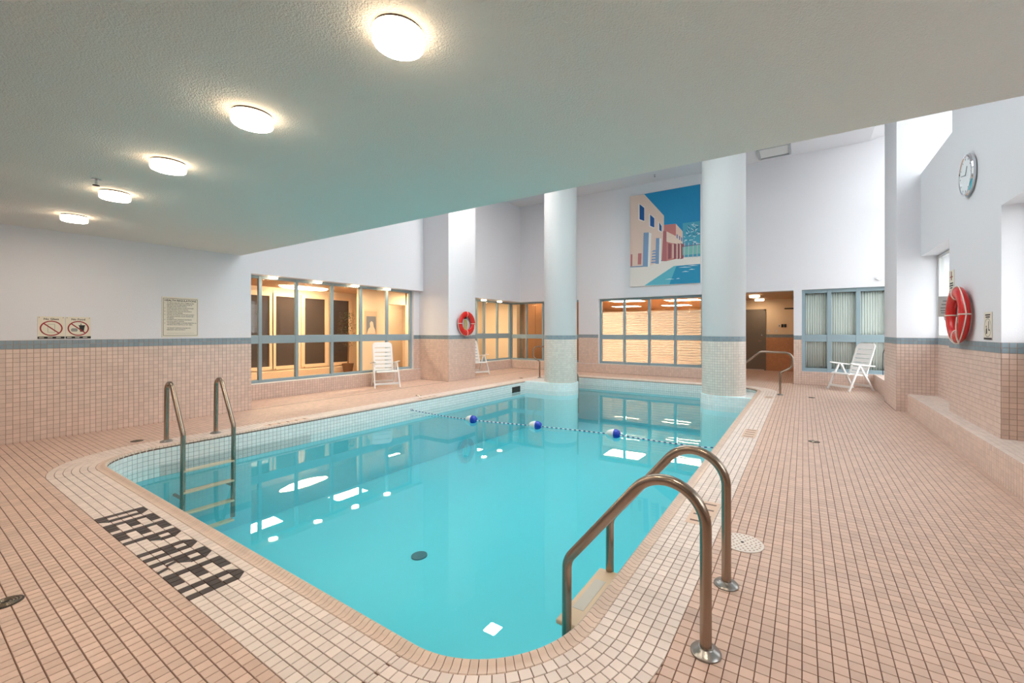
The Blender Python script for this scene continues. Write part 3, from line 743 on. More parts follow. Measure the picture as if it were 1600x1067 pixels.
nt.links.new(tl.outputs[0], mx.inputs[1]); nt.links.new(df.outputs[0], mx.inputs[2]); nt.links.new(mx.outputs[0], mx2.inputs[1]); nt.links.new(tr.outputs[0], mx2.inputs[2]); nt.links.new(mx2.outputs[0], out.inputs[0])
for k, (a, b) in enumerate(((-5.61, -4.88), (-4.80, -4.07), (-3.99, -3.28), (-3.20, -2.51))):
    MB().box(a, b, YF + .20, YF + .203, .34, 1.98).build('privacy_film', fm_, label=['leftmost', 'second', 'third', 'rightmost'][k] + ' striped privacy film on the panes below the painting', cat='window film', group='striped privacy films')
# hallway with the door
mb = MB(); mb.box(-2.3, -2.2, YT, 16.5, 0, 2.6).box(-.21, -.11, YT, 16.5, 0, 2.6).box(-2.3, -.11, 16.4, 16.5, 0, 2.6)
wh = mb.build('wall_hall', M_warmw, kind='structure', label='warm lit hallway walls, lamp glow tinted into the tile dado', cat='wall')
clad((-1.10, 16.4), (1, 0), 0.89, (0, -1), wh, m=M_hallt); clad((-2.2, 16.4), (1, 0), 0.2, (0, -1), wh, m=M_hallt)
clad((-0.21, 16.4), (0, -1), 3.5, (-1, 0), wh, m=M_hallt); clad((-2.2, 12.9), (0, 1), 3.5, (1, 0), wh, m=M_hallt)
MB().box(-2.3, -.11, YT, 16.5, 2.45, 2.6).build('ceiling_hall', M_warmc, kind='structure', label='low hallway ceiling', cat='ceiling')
e = empty('door_1', (-1.52, 16.395, 0), kind='structure', label='taupe door with lever handle at the end of the hallway', cat='door')
MB().box(-.44, .38, -.03, 0, .03, 2.06).build('leaf', M_door, e, bevel=.003)
for x in (-.47, .40): MB().box(x - .03, x + .03, -.05, 0, 0, 2.12).build('jamb', M_door, e)
MB().box(-.5, .43, -.05, 0, 2.06, 2.12).build('head', M_door, e); MB().box(-.44, .38, -.05, -.001, 0, .028).build('threshold', M_sill, e)
MB().tube([(.30, -.03, 1.02), (.30, -.085, 1.02), (.20, -.085, 1.02)], .011, 8).build('handle', M_chrome, e, smooth=True)
MB().lathe([(.022, 0), (.022, .012)], 16, Matrix.Translation((.30, -.03, 1.22)) @ Matrix.Rotation(PI / 2, 4, 'X')).build('deadbolt', M_chrome, e, smooth=True)
for k, (x, z, dk) in enumerate(((-1.014, 1.364, 0), (-.782, 1.364, 0), (-.69, 1.54, 1), (-.60, 1.54, 1), (-.515, 1.54, 1))):
    e = empty('switch_plate', (x, 16.392, z), label=['left cream switch plate beside the hallway door', 'right cream switch plate beside the hallway door', 'framed dark switch, first of three on the hallway wall', 'dark switch, middle of three on the hallway wall', 'dark switch, last of three on the hallway wall'][k], cat='switch')
    MB().box(-.035, .035, -.008, 0, -.055, .055).build('plate', M_ink if dk and k > 2 else M_sill, e, bevel=.003); MB().box(-.012, .012, -.014, -.008, -.022, .022).build('toggle', M_dark if dk else M_white, e)
e = empty('hook_rail', (-.40, 16.392, 2.12), label='dark coat hook rail high on the hallway wall', cat='hook rail')
MB().box(-.14, .14, -.012, 0, -.02, .02).build('rail', M_dark, e)
for k in range(4): MB().tube([(-.105 + k * .07, -.012, 0), (-.105 + k * .07, -.04, -.01), (-.105 + k * .07, -.045, .02)], .006, 6).build('hook', M_dark, e)
# curtains
rooms = [(-.03, .53), (.57, 1.11), (1.15, 1.72)]
for k, (a, b) in enumerate(rooms):
    mb = MB(); nx = 90; y = YF + .175
    vs = []
    for i in range(nx + 1):
        x = a + (b - a) * i / nx; yy = y + .011 * math.sin(i / nx * 2 * PI * 11 + k) + .004 * math.sin(i * 1.7)
        vs += [(x, yy, .36), (x, yy, 2.44)]
    mb.add(vs, [(2 * i, 2 * i + 2, 2 * i + 3, 2 * i + 1) for i in range(nx)])
    o = mb.build('curtain', M_curt, smooth=True, label=['left', 'middle', 'right'][k] + ' pale pleated curtain behind the blue-grey window grid', cat='curtain', group='pleated window curtains')
    s_ = o.modifiers.new('thick', 'SOLIDIFY'); s_.thickness = .003
MB().box(-.21, 2.3, YF + .9, YF + 1.0, 0, 2.6).box(-.12, 2.3, YT, YF + 1.0, 2.45, 2.6).box(2.2, 2.3, YT, YF + 1, 0, 2.6).build('wall_curtain_room', M_warmw, kind='structure', label='dim wall behind the curtains', cat='wall')

# ================================================================== LAMPS
def drum(name, x, y, z, r, h, label, group, m):
    e = empty(name, (x, y, z), label=label, cat='ceiling light', group=group)
    MB().lathe([(r * .96, -.012), (r * .96, 0)], 32).build('base', M_dark, e, smooth=True)
    MB().lathe([(0.001, -h), (r * .9, -h), (r * .955, -h + .004)], 32).build('diffuser', m, e, smooth=True)
    MB().lathe([(r * .955, -h + .004), (r, -h + .012), (r, -.012), (r * .9, -.0125)], 32).build('rim', M_lampside, e, smooth=True)
    return e
names = ['added out of view, nearest the camera', 'largest, at the top of the picture', 'second from the top of the row', 'middle of the row', 'fourth of the row, by the sprinkler', 'farthest, by the left wall']
for k, x in enumerate((-.8, -3.4, -6.0)):  # extra row added out of view to lift the near deck and ceiling
    drum('drum_ceiling_light', x, -1.4, ZC, .106, .066, 'added lit drum light behind the camera, %s of three' % ['right', 'middle', 'left'][k], 'drum lights under the low ceiling', M_lamp)
for k, x in enumerate((-.15, -1.463, -2.757, -4.075, -5.386, -6.85)):  # first lamp is added outside the frame for more near light
    drum('drum_ceiling_light', x, 1.188, ZC, .106, .066, 'lit drum ceiling light, ' + names[k], 'drum lights under the low ceiling', M_lamp)
for k, y in enumerate((4.33, 5.25, 6.17, 7.08)):
    drum('soffit_light', -9.17, y, 2.478, .085, .05, 'small lit soffit light above the left window, %s from the left' % ['first', 'second', 'third', 'fourth'][k], 'soffit lights over the left window', M_lamp2)
for k, (x, y) in enumerate(((-9.0, 10.75), (-9.0, 11.6))):
    drum('soffit_light', x, y, 2.42, .085, .05, 'small lit soffit light in the bay past the pier, %s one' % ['nearer', 'farther'][k], 'soffit lights in the second bay', M_lamp2)
def panel(x, y, z, wx, wy, label, group, m=M_panel):
    e = empty('ceiling_panel_light', (x, y, z), label=label, cat='ceiling light', group=group)
    f = MB()
    for a, b in (((-wx, -wy), (wx, -wy)), ((wx, -wy), (wx, wy)), ((wx, wy), (-wx, wy)), ((-wx, wy), (-wx, -wy))):
        f.bar((a[0] / 2, a[1] / 2, -.012), (b[0] / 2, b[1] / 2, -.012), .03, .024)
    f.build('frame', M_wmetal, e); MB().box(-wx / 2 + .015, wx / 2 - .015, -wy / 2 + .015, wy / 2 - .015, -.016, -.006).build('diffuser', m, e)
for k, (x, y) in enumerate(((-5.4, 14.2), (-3.4, 14.6), (-6.2, 16.6), (-4.1, 17.2), (-7.6, 20.2), (-5.2, 20.6))):
    panel(x, y, 2.62, 1.3, .9, 'lit ceiling panel in the warm room, %s' % ['first row, left', 'first row, right', 'second row, left', 'second row, right', 'last row, left', 'last row, right'][k], 'ceiling panels in the warm room')
for k, (x, y) in enumerate(((-10.4, 4.6), (-10.4, 6.8), (-10.3, 9.4), (-10.3, 11.6), (-12.2, 9.6))):
    panel(x, y, 2.62, .5, .9, 'lit ceiling panel in the lobby, ' + ['nearest the camera', 'behind the middle mullion', 'behind the pier', 'at the far end of the second bay', 'beyond the doorway'][k], 'ceiling panels in the lobby')
e = empty('oval_ceiling_light', (-12.2, 6.6, 2.62), label='long oval lit ceiling lamp in the lobby', cat='ceiling light')
o = MB().lathe([(.001, -.06), (.5, -.06), (.6, -.03), (.62, 0)], 40).build('diffuser', M_panel, e, smooth=True); o.scale = (.35, 1.1, 1)
for k, x in enumerate((-8.6, -7.4)):
    drum('soffit_light', x, 13.15, 2.62, .12, .06, 'small lit lamp in the panelled room, %s one' % ['left', 'right'][k], 'lamps in the panelled room', M_lamp2)
for k, y in enumerate((14.1, 15.8)):
    drum('hall_ceiling_light', -1.25, y, 2.45, .14, .07, 'lit drum lamp on the hallway ceiling, %s one' % ['nearer', 'farther'][k], 'hallway ceiling lamps', M_lamp2)
e = empty('high_ceiling_lamp', (-6.714, 8.373, ZH), label='square lamp on the high ceiling mirrored in the near water', cat='ceiling light')
MB().box(-.2, .2, -.2, .2, -.07, 0).build('housing', M_wmetal, e, bevel=.01); MB().box(-.17, .17, -.17, .17, -.078, -.07).build('diffuser', M_high, e)
# air vent and sprinklers
e = empty('ceiling_air_vent', (-.62, 11.93, ZH), label='white louvred air vent in the high ceiling', cat='vent')
fr = MB()
for a, b in (((-.34, -.33), (.34, -.33)), ((.34, -.33), (.34, .33)), ((.34, .33), (-.34, .33)), ((-.34, .33), (-.34, -.33))): fr.bar((*a, -.03), (*b, -.03), .05, .06)
fr.build('frame', mat('vent_grey', srgb(176, 177, 180), .45), e); MB().box(-.31, .31, -.31, .31, -.004, -.001).build('duct', mat('duct_grey', srgb(92, 92, 94), .6), e)
for k in range(4): MB().bar((-.31, -.23 + k * .153, -.03), (.31, -.23 + k * .153, -.03), .07, .004, (0, .6, 1)).build('louvre', M_wmetal, e)
for k, (x, y, z, l) in enumerate(((-3.644, 11.976, ZH, 'small sprinkler head above the painting'), (-5.05, 1.0, ZC, 'small sprinkler head beside the fourth drum light'))):
    e = empty('sprinkler_head', (x, y, z), label=l, cat='sprinkler')
    MB().lathe([(.03, -.006), (.03, 0)], 16).build('escutcheon', M_chrome, e, smooth=True); MB().lathe([(.008, -.05), (.008, -.004)], 10).build('stem', M_chrome, e, smooth=True)
    MB().lathe([(.022, -.055), (.022, -.05)], 12).build('deflector', M_dark, e)

# ================================================================== THINGS ON THE DECK
def flange(parent, x, y, z=0.0):
    MB().lathe([(.062, 0), (.062, .006), (.052, .016), (.034, .022), (.030, .026)], 32, Matrix.Translation((x, y, z))).build('flange', M_flange, parent, smooth=True)
RP = .0245
# right ladder
e = empty('pool_ladder', (-.35, 2.145, 0), label='large brown-looking steel pool ladder in the right foreground', cat='ladder')
for y in (-.278, .278):
    pts = fillet([(0, y, 0), (0, y, 1.00), (-.668, y, .20), (-.672, y, -1.0)], [.172, .12], 14)
    MB().tube(pts, RP, 16).build('handrail', M_steel, e, smooth=True); flange(e, 0, y)
for k in range(4):
    z = -.125 - k * .26
    t = MB().box(-.735, -.595, -.278, .278, z - .025, z).build('tread', mat('tread_cream', srgb(214, 190, 160), .5), e, bevel=.008)
    MB().box(-.705, -.64, -.15, .15, z + .0002, z + .0015).build('grip_plate', mat('grip_grey', srgb(200, 196, 188), .7), t)
# left ladder
e = empty('pool_ladder', (-6.655, 2.175, 0), label='steel pool ladder at the left pool edge near the tiled wall', cat='ladder')
for y in (-.255, .255):
    pts = fillet([(0, y, 0), (.02, y, .955), (.52, y, .165), (.50, y, -1.0)], [.098, .1], 14)
    MB().tube(pts, RP, 16).build('handrail', M_steel, e, smooth=True); flange(e, 0, y)
    MB().tube([(.50, y, -.60), (.30, y, -.60), (.262, y, -.60)], .018, 10).build('wall_bumper', M_steel, e, smooth=True)
for k in range(4):
    z = -.27 - k * .25; MB().box(.45, .55, -.255, .255, z - .022, z).build('tread', MATS['tread_cream'], e, bevel=.006)
# curved handrails at the far steps
def step_rail(x, y, d, label):
    e = empty('step_handrail', (x, y, 0), label=label, cat='handrail')
    pts = fillet([(0, 0, 0), (0, 0, .47), (-d * .22, 0, .60), (-d * .235, 0, .90), (d * .38, 0, .915), (d * 1.25, 0, .14), (d * 1.25, 0, -.9)], [.04, .12, .14, .12, .1], 8)
    MB().tube(pts, .022, 14).build('pipe', M_steel, e, smooth=True); flange(e, 0, 0)
step_rail(-.416, 10.23, -1, 'curled steel handrail in front of the hallway opening'); step_rail(-6.52, 10.30, 1, 'curled steel handrail just left of the left round column')
# floor drains and deck inserts
def floor_drain(x, y, r, label, m=M_dark, n=4):
    e = empty('floor_drain', (x, y, 0), label=label, cat='drain')
    MB().lathe([(r, 0), (r, .0025), (r * .9, .003)], 32).build('rim', m, e, smooth=True)
    for k in range(n):
        rr = r * (.8 - k * .18)
        MB().tube([(rr * math.cos(a * PI / 12), rr * math.sin(a * PI / 12), .0035) for a in range(24)], .0035, 5, closed=True).build('grate_ring', M_dark if m is not M_dark else M_steel, e)
for x, y, l in ((.114, 6.129, 'dark round floor drain on the right deck, nearer one'), (.146, 10.15, 'dark round floor drain on the right deck, farther one'), (-6.995, 1.737, 'dark round floor drain beside the left ladder'),
                (-3.389, .354, 'dark ringed floor drain at the left picture edge'), (-6.883, 6.1, 'dark round floor drain in front of the left window'), (-6.9, 9.9, 'small floor drain near the left curled handrail')):
    floor_drain(x, y, .062, l)
e = empty('perforated_cover', (-.332, 2.958, 0), label='pale round perforated cover in the deck behind the ladder', cat='drain cover')
M_cov = mat('cover_cream', srgb(226, 214, 204), .45)
MB().lathe([(.125, 0), (.125, .003), (.118, .0045), (.0, .0045)], 40).build('plate', M_cov, e, smooth=True)
for rr, nn in ((.03, 6), (.055, 12), (.08, 18), (.104, 24)):
    for k in range(nn):
        a = 2 * PI * k / nn; MB().lathe([(.006, .0046), (.006, .0052)], 8, Matrix.Translation((rr * math.cos(a), rr * math.sin(a), 0))).build('hole', M_groutw, e)
MB().lathe([(.010, .0046), (.010, .0058)], 12).build('centre_screw', M_dark, e)
M_mark = mat('marker_brown', srgb(112, 86, 74), .6)
def marker(x, y, wx, wy, n, label, along='y', col=(214, 182, 160)):
    e = empty('deck_marker', (x, y, 0), label=label, cat='marker tile')
    MB().box(-wx / 2, wx / 2, -wy / 2, wy / 2, -.003, .0012).build('plate', mat('marker_%d' % col[0], srgb(*col), .45), e, bevel=.001)
    for k in range(n):
        if along == 'y': MB().box(-wx * .36, wx * .36, wy * ((k + .42) / n - .5), wy * ((k + .60) / n - .5), .0011, .002).build('mark', M_mark, e)
        else: MB().box(wx * ((k + .35) / n - .5), wx * ((k + .72) / n - .5), -wy * .36, wy * .36, .0011, .002).build('mark', M_mark, e)
marker(-.60, 6.18, .16, .52, 4, 'deck marker with dark bars by the right pool edge, farther one'); marker(-.633, 3.30, .17, .46, 4, 'deck marker with dark bars behind the big ladder')
marker(-6.56, 3.30, .10, .62, 5, 'long deck marker on the left pool edge past the ladder'); marker(-6.56, 6.05, .10, .5, 4, 'deck marker on the left pool edge by the rope')
marker(-.60, 9.75, .16, .3, 3, 'deck marker near the right round column')

# rope with floats
rm = bpy.data.materials.new('blue_white_rope'); rm.use_nodes = True; nt = rm.node_tree; p = nt.nodes['Principled BSDF']
tc = nt.nodes.new('ShaderNodeTexCoord'); wv = nt.nodes.new('ShaderNodeTexWave'); wv.bands_direction = 'X'; wv.inputs['Scale'].default_value = 4.0
rp = nt.nodes.new('ShaderNodeValToRGB'); rp.color_ramp.interpolation = 'CONSTANT'; rp.color_ramp.elements[0].color = srgb(40, 66, 130); rp.color_ramp.elements[1].position = .45; rp.color_ramp.elements[1].color = srgb(226, 226, 226)
nt.links.new(tc.outputs['Object'], wv.inputs['Vector']); nt.links.new(wv.outputs['Fac'], rp.inputs[0]); nt.links.new(rp.outputs[0], p.inputs['Base Color'])
way = [(-6.405, 5.50, -.16), (-6.1, 5.54, -.185), (-5.5, 5.56, -.203), (-4.94, 5.58, -.203), (-4.3, 5.70, -.206), (-3.735, 5.79, -.203), (-3.0, 5.90, -.206), (-2.42, 5.94, -.203), (-1.7, 5.90, -.206), (-1.15, 5.86, -.19), (-.89, 5.85, -.16)]
pts = []
for i in range(len(way) - 1):
    for k in range(8): pts.append(Vector(way[i]).lerp(Vector(way[i + 1]), k / 8))
pts.append(Vector(way[-1]))
sm = pts[:]
for _ in range(6): sm = [sm[0]] + [(sm[i - 1] + sm[i] * 2 + sm[i + 1]) / 4 for i in range(1, len(sm) - 1)] + [sm[-1]]
e = empty('safety_rope', (0, 0, 0), label='blue and white safety rope stretched across the pool', cat='rope')
MB().tube(sm, .0075, 8).build('cord', rm, e, smooth=True)
for x, y in ((JX0 + CW + .006, 5.50), (JX1 - CW - .006, 5.85)): MB().lathe([(.025, 0), (.02, .012), (.008, .016)], 16, Matrix.Translation((x, y, -.155)) @ Matrix.Rotation(PI / 2 if x < -3 else -PI / 2, 4, 'Y')).build('anchor_cup', M_chrome, e, smooth=True)
for k, (x, y, dx, dy) in enumerate(((-4.938, 5.578, 1, .12), (-3.735, 5.79, 1, .16), (-2.422, 5.938, 1, .03))):
    rz = math.atan2(dy, dx)
    e = empty('rope_float', (x, y, -.19), rz, label='blue and white float on the rope, %s of three' % ['leftmost', 'middle', 'rightmost'][k], cat='float', group='floats on the safety rope')
    Rm = Matrix.Rotation(PI / 2, 4, 'Y')
    pr = [(.012, -.125), (.03, -.115), (.05, -.085), (.064, -.045), (.068, 0)]
    MB().lathe(pr, 24, Rm).build('white_half', M_floatw, e, smooth=True)
    MB().lathe([(.069, 0), (.067, .035), (.058, .065), (.042, .085), (.014, .095)], 24, Rm).build('blue_half', M_blue, e, smooth=True)

# folding resin chairs
def make_chair():
    e = empty('resin_chair')
    hw = .235
    MB().prism([(x, -hw, z) for x, z in ((-.22, .365), (-.05, .375), (.12, .395), (.24, .41), (.285, .395), (.295, .375), (.28, .365), (.24, .378), (.12, .362), (-.05, .343), (-.22, .335))], (0, 2 * hw, 0)).build('seat', M_white, e, bevel=.006)
    b0, b1 = Vector((-.20, 0, .37)), Vector((-.44, 0, 1.07)); d = b1 - b0; nrm = Vector((d.z, 0, -d.x)).normalized()
    fr = MB(); L = 1.0
    ts = [0, .10, .235, .37, .505, .64, .80]
    for a, b in zip(ts, ts[1:] + [None]):
        if b is None: break
        g = .012
        A, B = b0 + d * (a + g), b0 + d * (b - g)
        for s in (0,):
            fr.prism([A + Vector((0, -hw + .03, 0)), A + Vector((0, hw - .03, 0)), B + Vector((0, hw - .03, 0)), B + Vector((0, -hw + .03, 0))], nrm * .02)
    # rounded head piece
    t0 = .80 + .012; W = hw; rr = .09; A = b0 + d * t0; top = []
    for k in range(9):
        an = PI / 2 * k / 8; top.append((W - rr + rr * math.cos(an), 1 - rr / d.length * (1 - math.sin(an))))
    out = [(-W, t0)] + [(W, t0)] + top + [(-y, t) for y, t in reversed(top)]
    fr.prism([b0 + d * t + Vector((0, y, 0)) for y, t in out], nrm * .022)
    for s in (-1, 1): fr.prism([b0 + d * t + Vector((0, s * y, 0)) for y, t in ((hw - .045, 0), (hw, 0), (hw, .83), (hw - .045, .83))], nrm * .028)
    fr.build('backrest', M_white, e, bevel=.004)
    for s in (-1, 1):
        y = s * .272
        MB().prism([(x, y - .025, z) for x, z in ((-.34, .575), (-.1, .60), (.15, .63), (.26, .645), (.28, .63), (.26, .615), (.15, .60), (-.1, .572), (-.34, .55))], (0, .05, 0)).build('armrest', M_white, e, bevel=.006)
        MB().bar((.04, y, .60), (.33, y + s * .012, 0), .03, .042, (1, 0, 0)).build('leg', M_white, e, bevel=.005)
        MB().bar((.02, y - s * .03, .60), (-.33, y - s * .01, 0), .03, .042, (1, 0, 0)).build('leg', M_white, e, bevel=.005)
    MB().bar((.285, -.27, .10), (.285, .27, .10), .02, .05).build('stretcher', M_white, e, bevel=.004)
    MB().bar((-.27, -.27, .11), (-.27, .27, .11), .02, .05).build('stretcher', M_white, e, bevel=.004)
    return e
ch = make_chair(); G = 'white folding resin chairs'
fz = lambda x, y: math.atan2(y, x)
ch.location = (.93, 11.95, 0); ch.rotation_euler = (0, 0, fz(-.755, -.655)); props(ch, label='white slatted folding chair in front of the curtained window', cat='chair', group=G)
copy_tree(ch, (-8.70, 6.66, 0), fz(.886, -.463), label='white slatted folding chair in front of the left window', cat='chair', group=G)
copy_tree(ch, (-8.70, 10.03, 0), fz(.93, -.36), label='white folding chair half hidden by the left pier', cat='chair', group=G)

# life rings
def life_ring(loc, rz, label):
    """ring hangs on a wall whose outward normal is local +x"""
    e = empty('life_ring', loc, rz, label=label, cat='life ring', group='red life rings')
    n = 48; mb = MB(); R_, r_ = .262, .078
    P = [(0, R_ * math.cos(2 * PI * k / n), R_ * math.sin(2 * PI * k / n)) for k in range(n)]
    mb.tube(P, r_, 18, closed=True); mb.v = [(.072 + v[0] * .66, v[1], v[2]) for v in mb.v]; mb.build('ring', M_red, e, smooth=True)
    g = []
    for k in range(64):
        a = 2 * PI * k / 64; sag = .028 * abs(math.sin(2 * a)); g.append((.078 + .02 * abs(math.sin(2 * a)), (R_ + r_ + .006 + sag * .6) * math.cos(a), (R_ + r_ + .006 + sag * .3) * math.sin(a)))
    MB().tube(g, .006, 6, closed=True).build('grab_line', M_rope, e, smooth=True)
    for k in range(4):
        a = PI / 4 + PI / 2 * k + PI / 4; c = Vector((.072, R_ * math.cos(a), R_ * math.sin(a))); rd = Vector((0, math.cos(a), math.sin(a)))
        MB().tube([c + rd * (r_ + .003) * math.cos(t) + Vector((1, 0, 0)) * (r_ * .66 + .003) * math.sin(t) for t in [2 * PI * i / 20 for i in range(20)]], .007, 6, closed=True).build('strap', M_rope, e, smooth=True)
    co = []
    for k in range(90):
        t = k / 90 * 2 * PI * 5; co.append((.03 + .006 * math.sin(t * 3) + .002 * (k // 18), .05 * math.cos(t) + .01 * math.sin(t * .37), -.05 + .15 * math.sin(t)))
    MB().tube(co, .008, 6).build('rope_coil', M_yel, e, smooth=True)
    MB().box(0, .05, -.03, .03, .13, .20).bar((.05, 0, .15), (.075, 0, .20), .05, .015).build('bracket', M_dark, e, bevel=.003)
    t = MB().tube([(.137, .26, -.03), (.142, .25, -.14), (.128, .20, -.26), (.10, .17, -.345)], .007, 6); t.build('loose_end', M_rope, e, smooth=True)
life_ring((XR, 6.94, 1.555), PI, 'big red life ring on the right wall above the bench'); life_ring((XL, 8.83, 1.57), 0, 'red life ring with yellow rope on the left pier')

# wall clock
e = empty('wall_clock', (XR, 6.77, 3.18), PI, label='round chrome-rimmed wall clock high on the right wall', cat='clock')
Ry = Matrix.Rotation(PI / 2, 4, 'Y')
MB().lathe([(.225, 0), (.238, .008), (.245, .036), (.236, .048), (.218, .052), (.214, .04)], 56, Ry).build('rim', M_chrome, e, smooth=True)
MB().lathe([(.215, .036), (.215, .042)], 48, Ry).build('face', mat('clock_face', srgb(232, 234, 238), .3), e)
for k in range(12):
    a = 2 * PI * k / 12; MB().bar((.0435, .175 * math.cos(a), .175 * math.sin(a)), (.0435, .198 * math.cos(a), .198 * math.sin(a)), .008, .002, (1, 0, 0)).build('hour_mark', M_greyink, e)
MB().bar((.045, 0, 0), (.045, .06, .09), .012, .003, (1, 0, 0)).build('hand', M_greyink, e); MB().bar((.047, 0, 0), (.047, -.15, .03), .008, .003, (1, 0, 0)).build('hand', M_greyink, e)

# ---- signs.  local frame: x = reading direction, z up, y = 0 back plane, -y faces the viewer
def sign(name, loc, rz, w_, h_, label, cat='sign', m=M_sign, th=.006):
    e = empty(name, loc, rz, label=label, cat=cat)
    MB().box(-w_ / 2, w_ / 2, -th, 0, -h_ / 2, h_ / 2).build('panel', m, e, bevel=.001)
    return e
def put_text(e, body, x, z, size, m=M_ink, align='CENTER', bold=0, y=-.0068, sx=1.0):
    me = text_mesh(body, size, align, bold); me.materials.clear(); me.materials.append(m); me.name = 'lettering'
    o = link(bpy.data.objects.new('lettering', me), e); o.location = (x, y, z); o.rotation_euler = (PI / 2, 0, 0); o.scale = (sx, 1, 1); return o
def ring_print(e, x, z, r, wd, m, y=-.0066, rx=1.0):
    n = 40; mb = MB(); vs = []
    for k in range(n):
        a = 2 * PI * k / n
        for rr in (r, r - wd): vs.append((x + rr * rx * math.cos(a), y, z + rr * math.sin(a)))
    mb.add(vs, [(2 * k, 2 * ((k + 1) % n), 2 * ((k + 1) % n) + 1, 2 * k + 1) for k in range(n)]).build('prohibition_ring', m, e)
def rect(e, x0, x1, z0, z1, m, y=-.0064, name='print'): MB().quad((x0, y, z0), (x1, y, z0), (x1, y, z1), (x0, y, z1)).build(name, m, e)
def poly(e, pts, m, y=-.0064, name='print'): MB().quad(*[(x, y, z) for x, z in pts]).build(name, m, e)
RL = PI / 2                       # left wall faces +x
for k, (yc, lab) in enumerate(((1.205, 'no glass sign on the left wall, red ring over a glass'), (1.438, 'no food sign on the left wall, red ring over burger and cup'))):
    e = sign('pool_rule_sign', (XL + .001, yc, 1.403), RL, .226, .282, lab)
    put_text(e, ['No Glass', 'No Food'][k], 0, .098, .034, bold=.0008)
    rect(e, -.113, .113, -.141, -.112, M_ink)
    for i in range(3): rect(e, -.10 + i * .07, -.06 + i * .07, -.130, -.122, M_sign, -.0067)
    ring_print(e, 0, -.008, .096, .013, M_redink)
    poly(e, [(-.071, .052), (-.062, .061), (.071, -.068), (.062, -.077)], M_redink, -.0070)
    if k == 0:
        for a, b, c, d in ((-.030, -.027, -.06, .045), (.027, .030, -.06, .045), (-.030, .030, -.06, -.057), (-.030, .030, .042, .045)): rect(e, a, b, c, d, M_greyink)
    else:
        poly(e, [(.006, .028), (.058, .028), (.048, -.052), (.016, -.052)], M_ink); rect(e, .002, .062, .024, .034, M_ink); rect(e, .020, .026, .034, .056, M_ink)
        poly(e, [(-.066, -.022), (-.058, -.008), (-.014, -.008), (-.006, -.022)], M_greyink); rect(e, -.066, -.006, -.034, -.026, M_ink); poly(e, [(-.066, -.038), (-.006, -.038), (-.014, -.048), (-.058, -.048)], M_greyink)
    for sx_ in (-1, 1): MB().lathe([(.004, 0), (.004, .002)], 8, Matrix.Translation((sx_ * .1, -.006, .128)) @ Matrix.Rotation(PI / 2, 4, 'X')).build('screw', M_dark, e)
e = sign('health_regulations_sign', (XL + .001, 2.502, 1.572), RL, .446, .606, 'cream framed health regulations board on the left wall', m=M_sign)
for a, b, c, d in ((-.208, .208, .276, .281), (-.208, .208, -.281, -.276), (-.208, -.203, -.281, .281), (.203, .208, -.281, .281)): rect(e, a, b, c, d, M_ink)
put_text(e, 'HEALTH REGULATIONS', 0, .236, .041, bold=.0009, sx=.88)
lines = [('1', 'NO PERSON INFECTED WITH A COMMUNICABLE'), ('', 'DISEASE OR HAVING OPEN SORES ON HIS OR'), ('', 'HER BODY SHALL ENTER THE POOL'), ('2', 'NO PERSON SHALL BRING A GLASS CONTAINER'), ('', 'ONTO THE DECK OR INTO THE POOL'), ('3', 'NO PERSON SHALL POLLUTE THE WATER IN'), ('', 'THE POOL IN ANY MANNER'),
         ('4', 'SPITTING, SPOUTING OF WATER AND BLOWING'), ('', 'THE NOSE IN THE POOL OR ON THE DECK ARE'), ('', 'PROHIBITED'), ('5', 'NO PERSON SHALL ENGAGE IN BOISTEROUS'), ('', 'PLAY IN OR ABOUT THE POOL'), ('6', 'THE MAXIMUM NUMBER OF BATHERS PERMITTED ON'), ('', 'THE DECK AND IN THE POOL AT ANY TIME IS'), ('', ''), ('', 'THE NEAREST TELEPHONE AVAILABLE FOR'), ('', 'EMERGENCY USE IS LOCATED AT')]
for i, (a, b) in enumerate(lines):
    z = .205 - i * .0252
    if a: put_text(e, a, -.188, z, .019, align='CENTER', bold=.0004)
    if b: put_text(e, b, -.165, z, .0185, align='LEFT', bold=.0004, sx=.80)
rect(e, -.165, .165, -.245, -.243, M_greyink)
# right wall signs (face -x)
RR = -PI / 2
e = sign('rescue_sign', (XR - .001, 7.48, 2.005), RR, .215, .30, 'narrow sign with a red figure above the right life ring')
rect(e, -.02, .02, .02, .10, M_redink); rect(e, -.06, .06, .055, .07, M_redink); MB().lathe([(.018, 0), (.018, .001)], 16, Matrix.Translation((0, -.006, .118)) @ Matrix.Rotation(PI / 2, 4, 'X')).build('print', M_redink, e)
for z, w_ in ((-.02, .07), (-.05, .08), (-.08, .05)): rect(e, -w_, w_, z - .01, z + .008, M_ink)
rect(e, -.1075, .1075, -.15, -.115, M_ink)
e = sign('caution_sign', (XR - .001, 6.21, 1.415), RR, .225, .29, 'small caution sign with an oval picture near the right niche')
for z, w_ in ((.115, .07), (.092, .06)): rect(e, -w_, w_, z - .007, z + .007, M_ink)
ring_print(e, 0, -.02, .098, .007, M_greyink); rect(e, -.112, .112, -.145, -.125, M_ink)
poly(e, [(.02, .05), (.036, .05), (.036, -.03), (.06, -.045), (.06, -.055), (.02, -.05)], M_ink); poly(e, [(-.05, -.03), (-.02, -.02), (-.015, -.08), (-.055, -.09)], M_ink); rect(e, -.05, -.03, -.018, .002, M_ink)
e = empty('notice_box', (1.585, 7.50, 1.685), 0, label='grey notice box sticking out beside the red life ring', cat='box')
MB().box(-.07, .07, -.03, .03, -.135, .135).build('body', mat('box_grey', srgb(206, 206, 204), .5), e, bevel=.004)
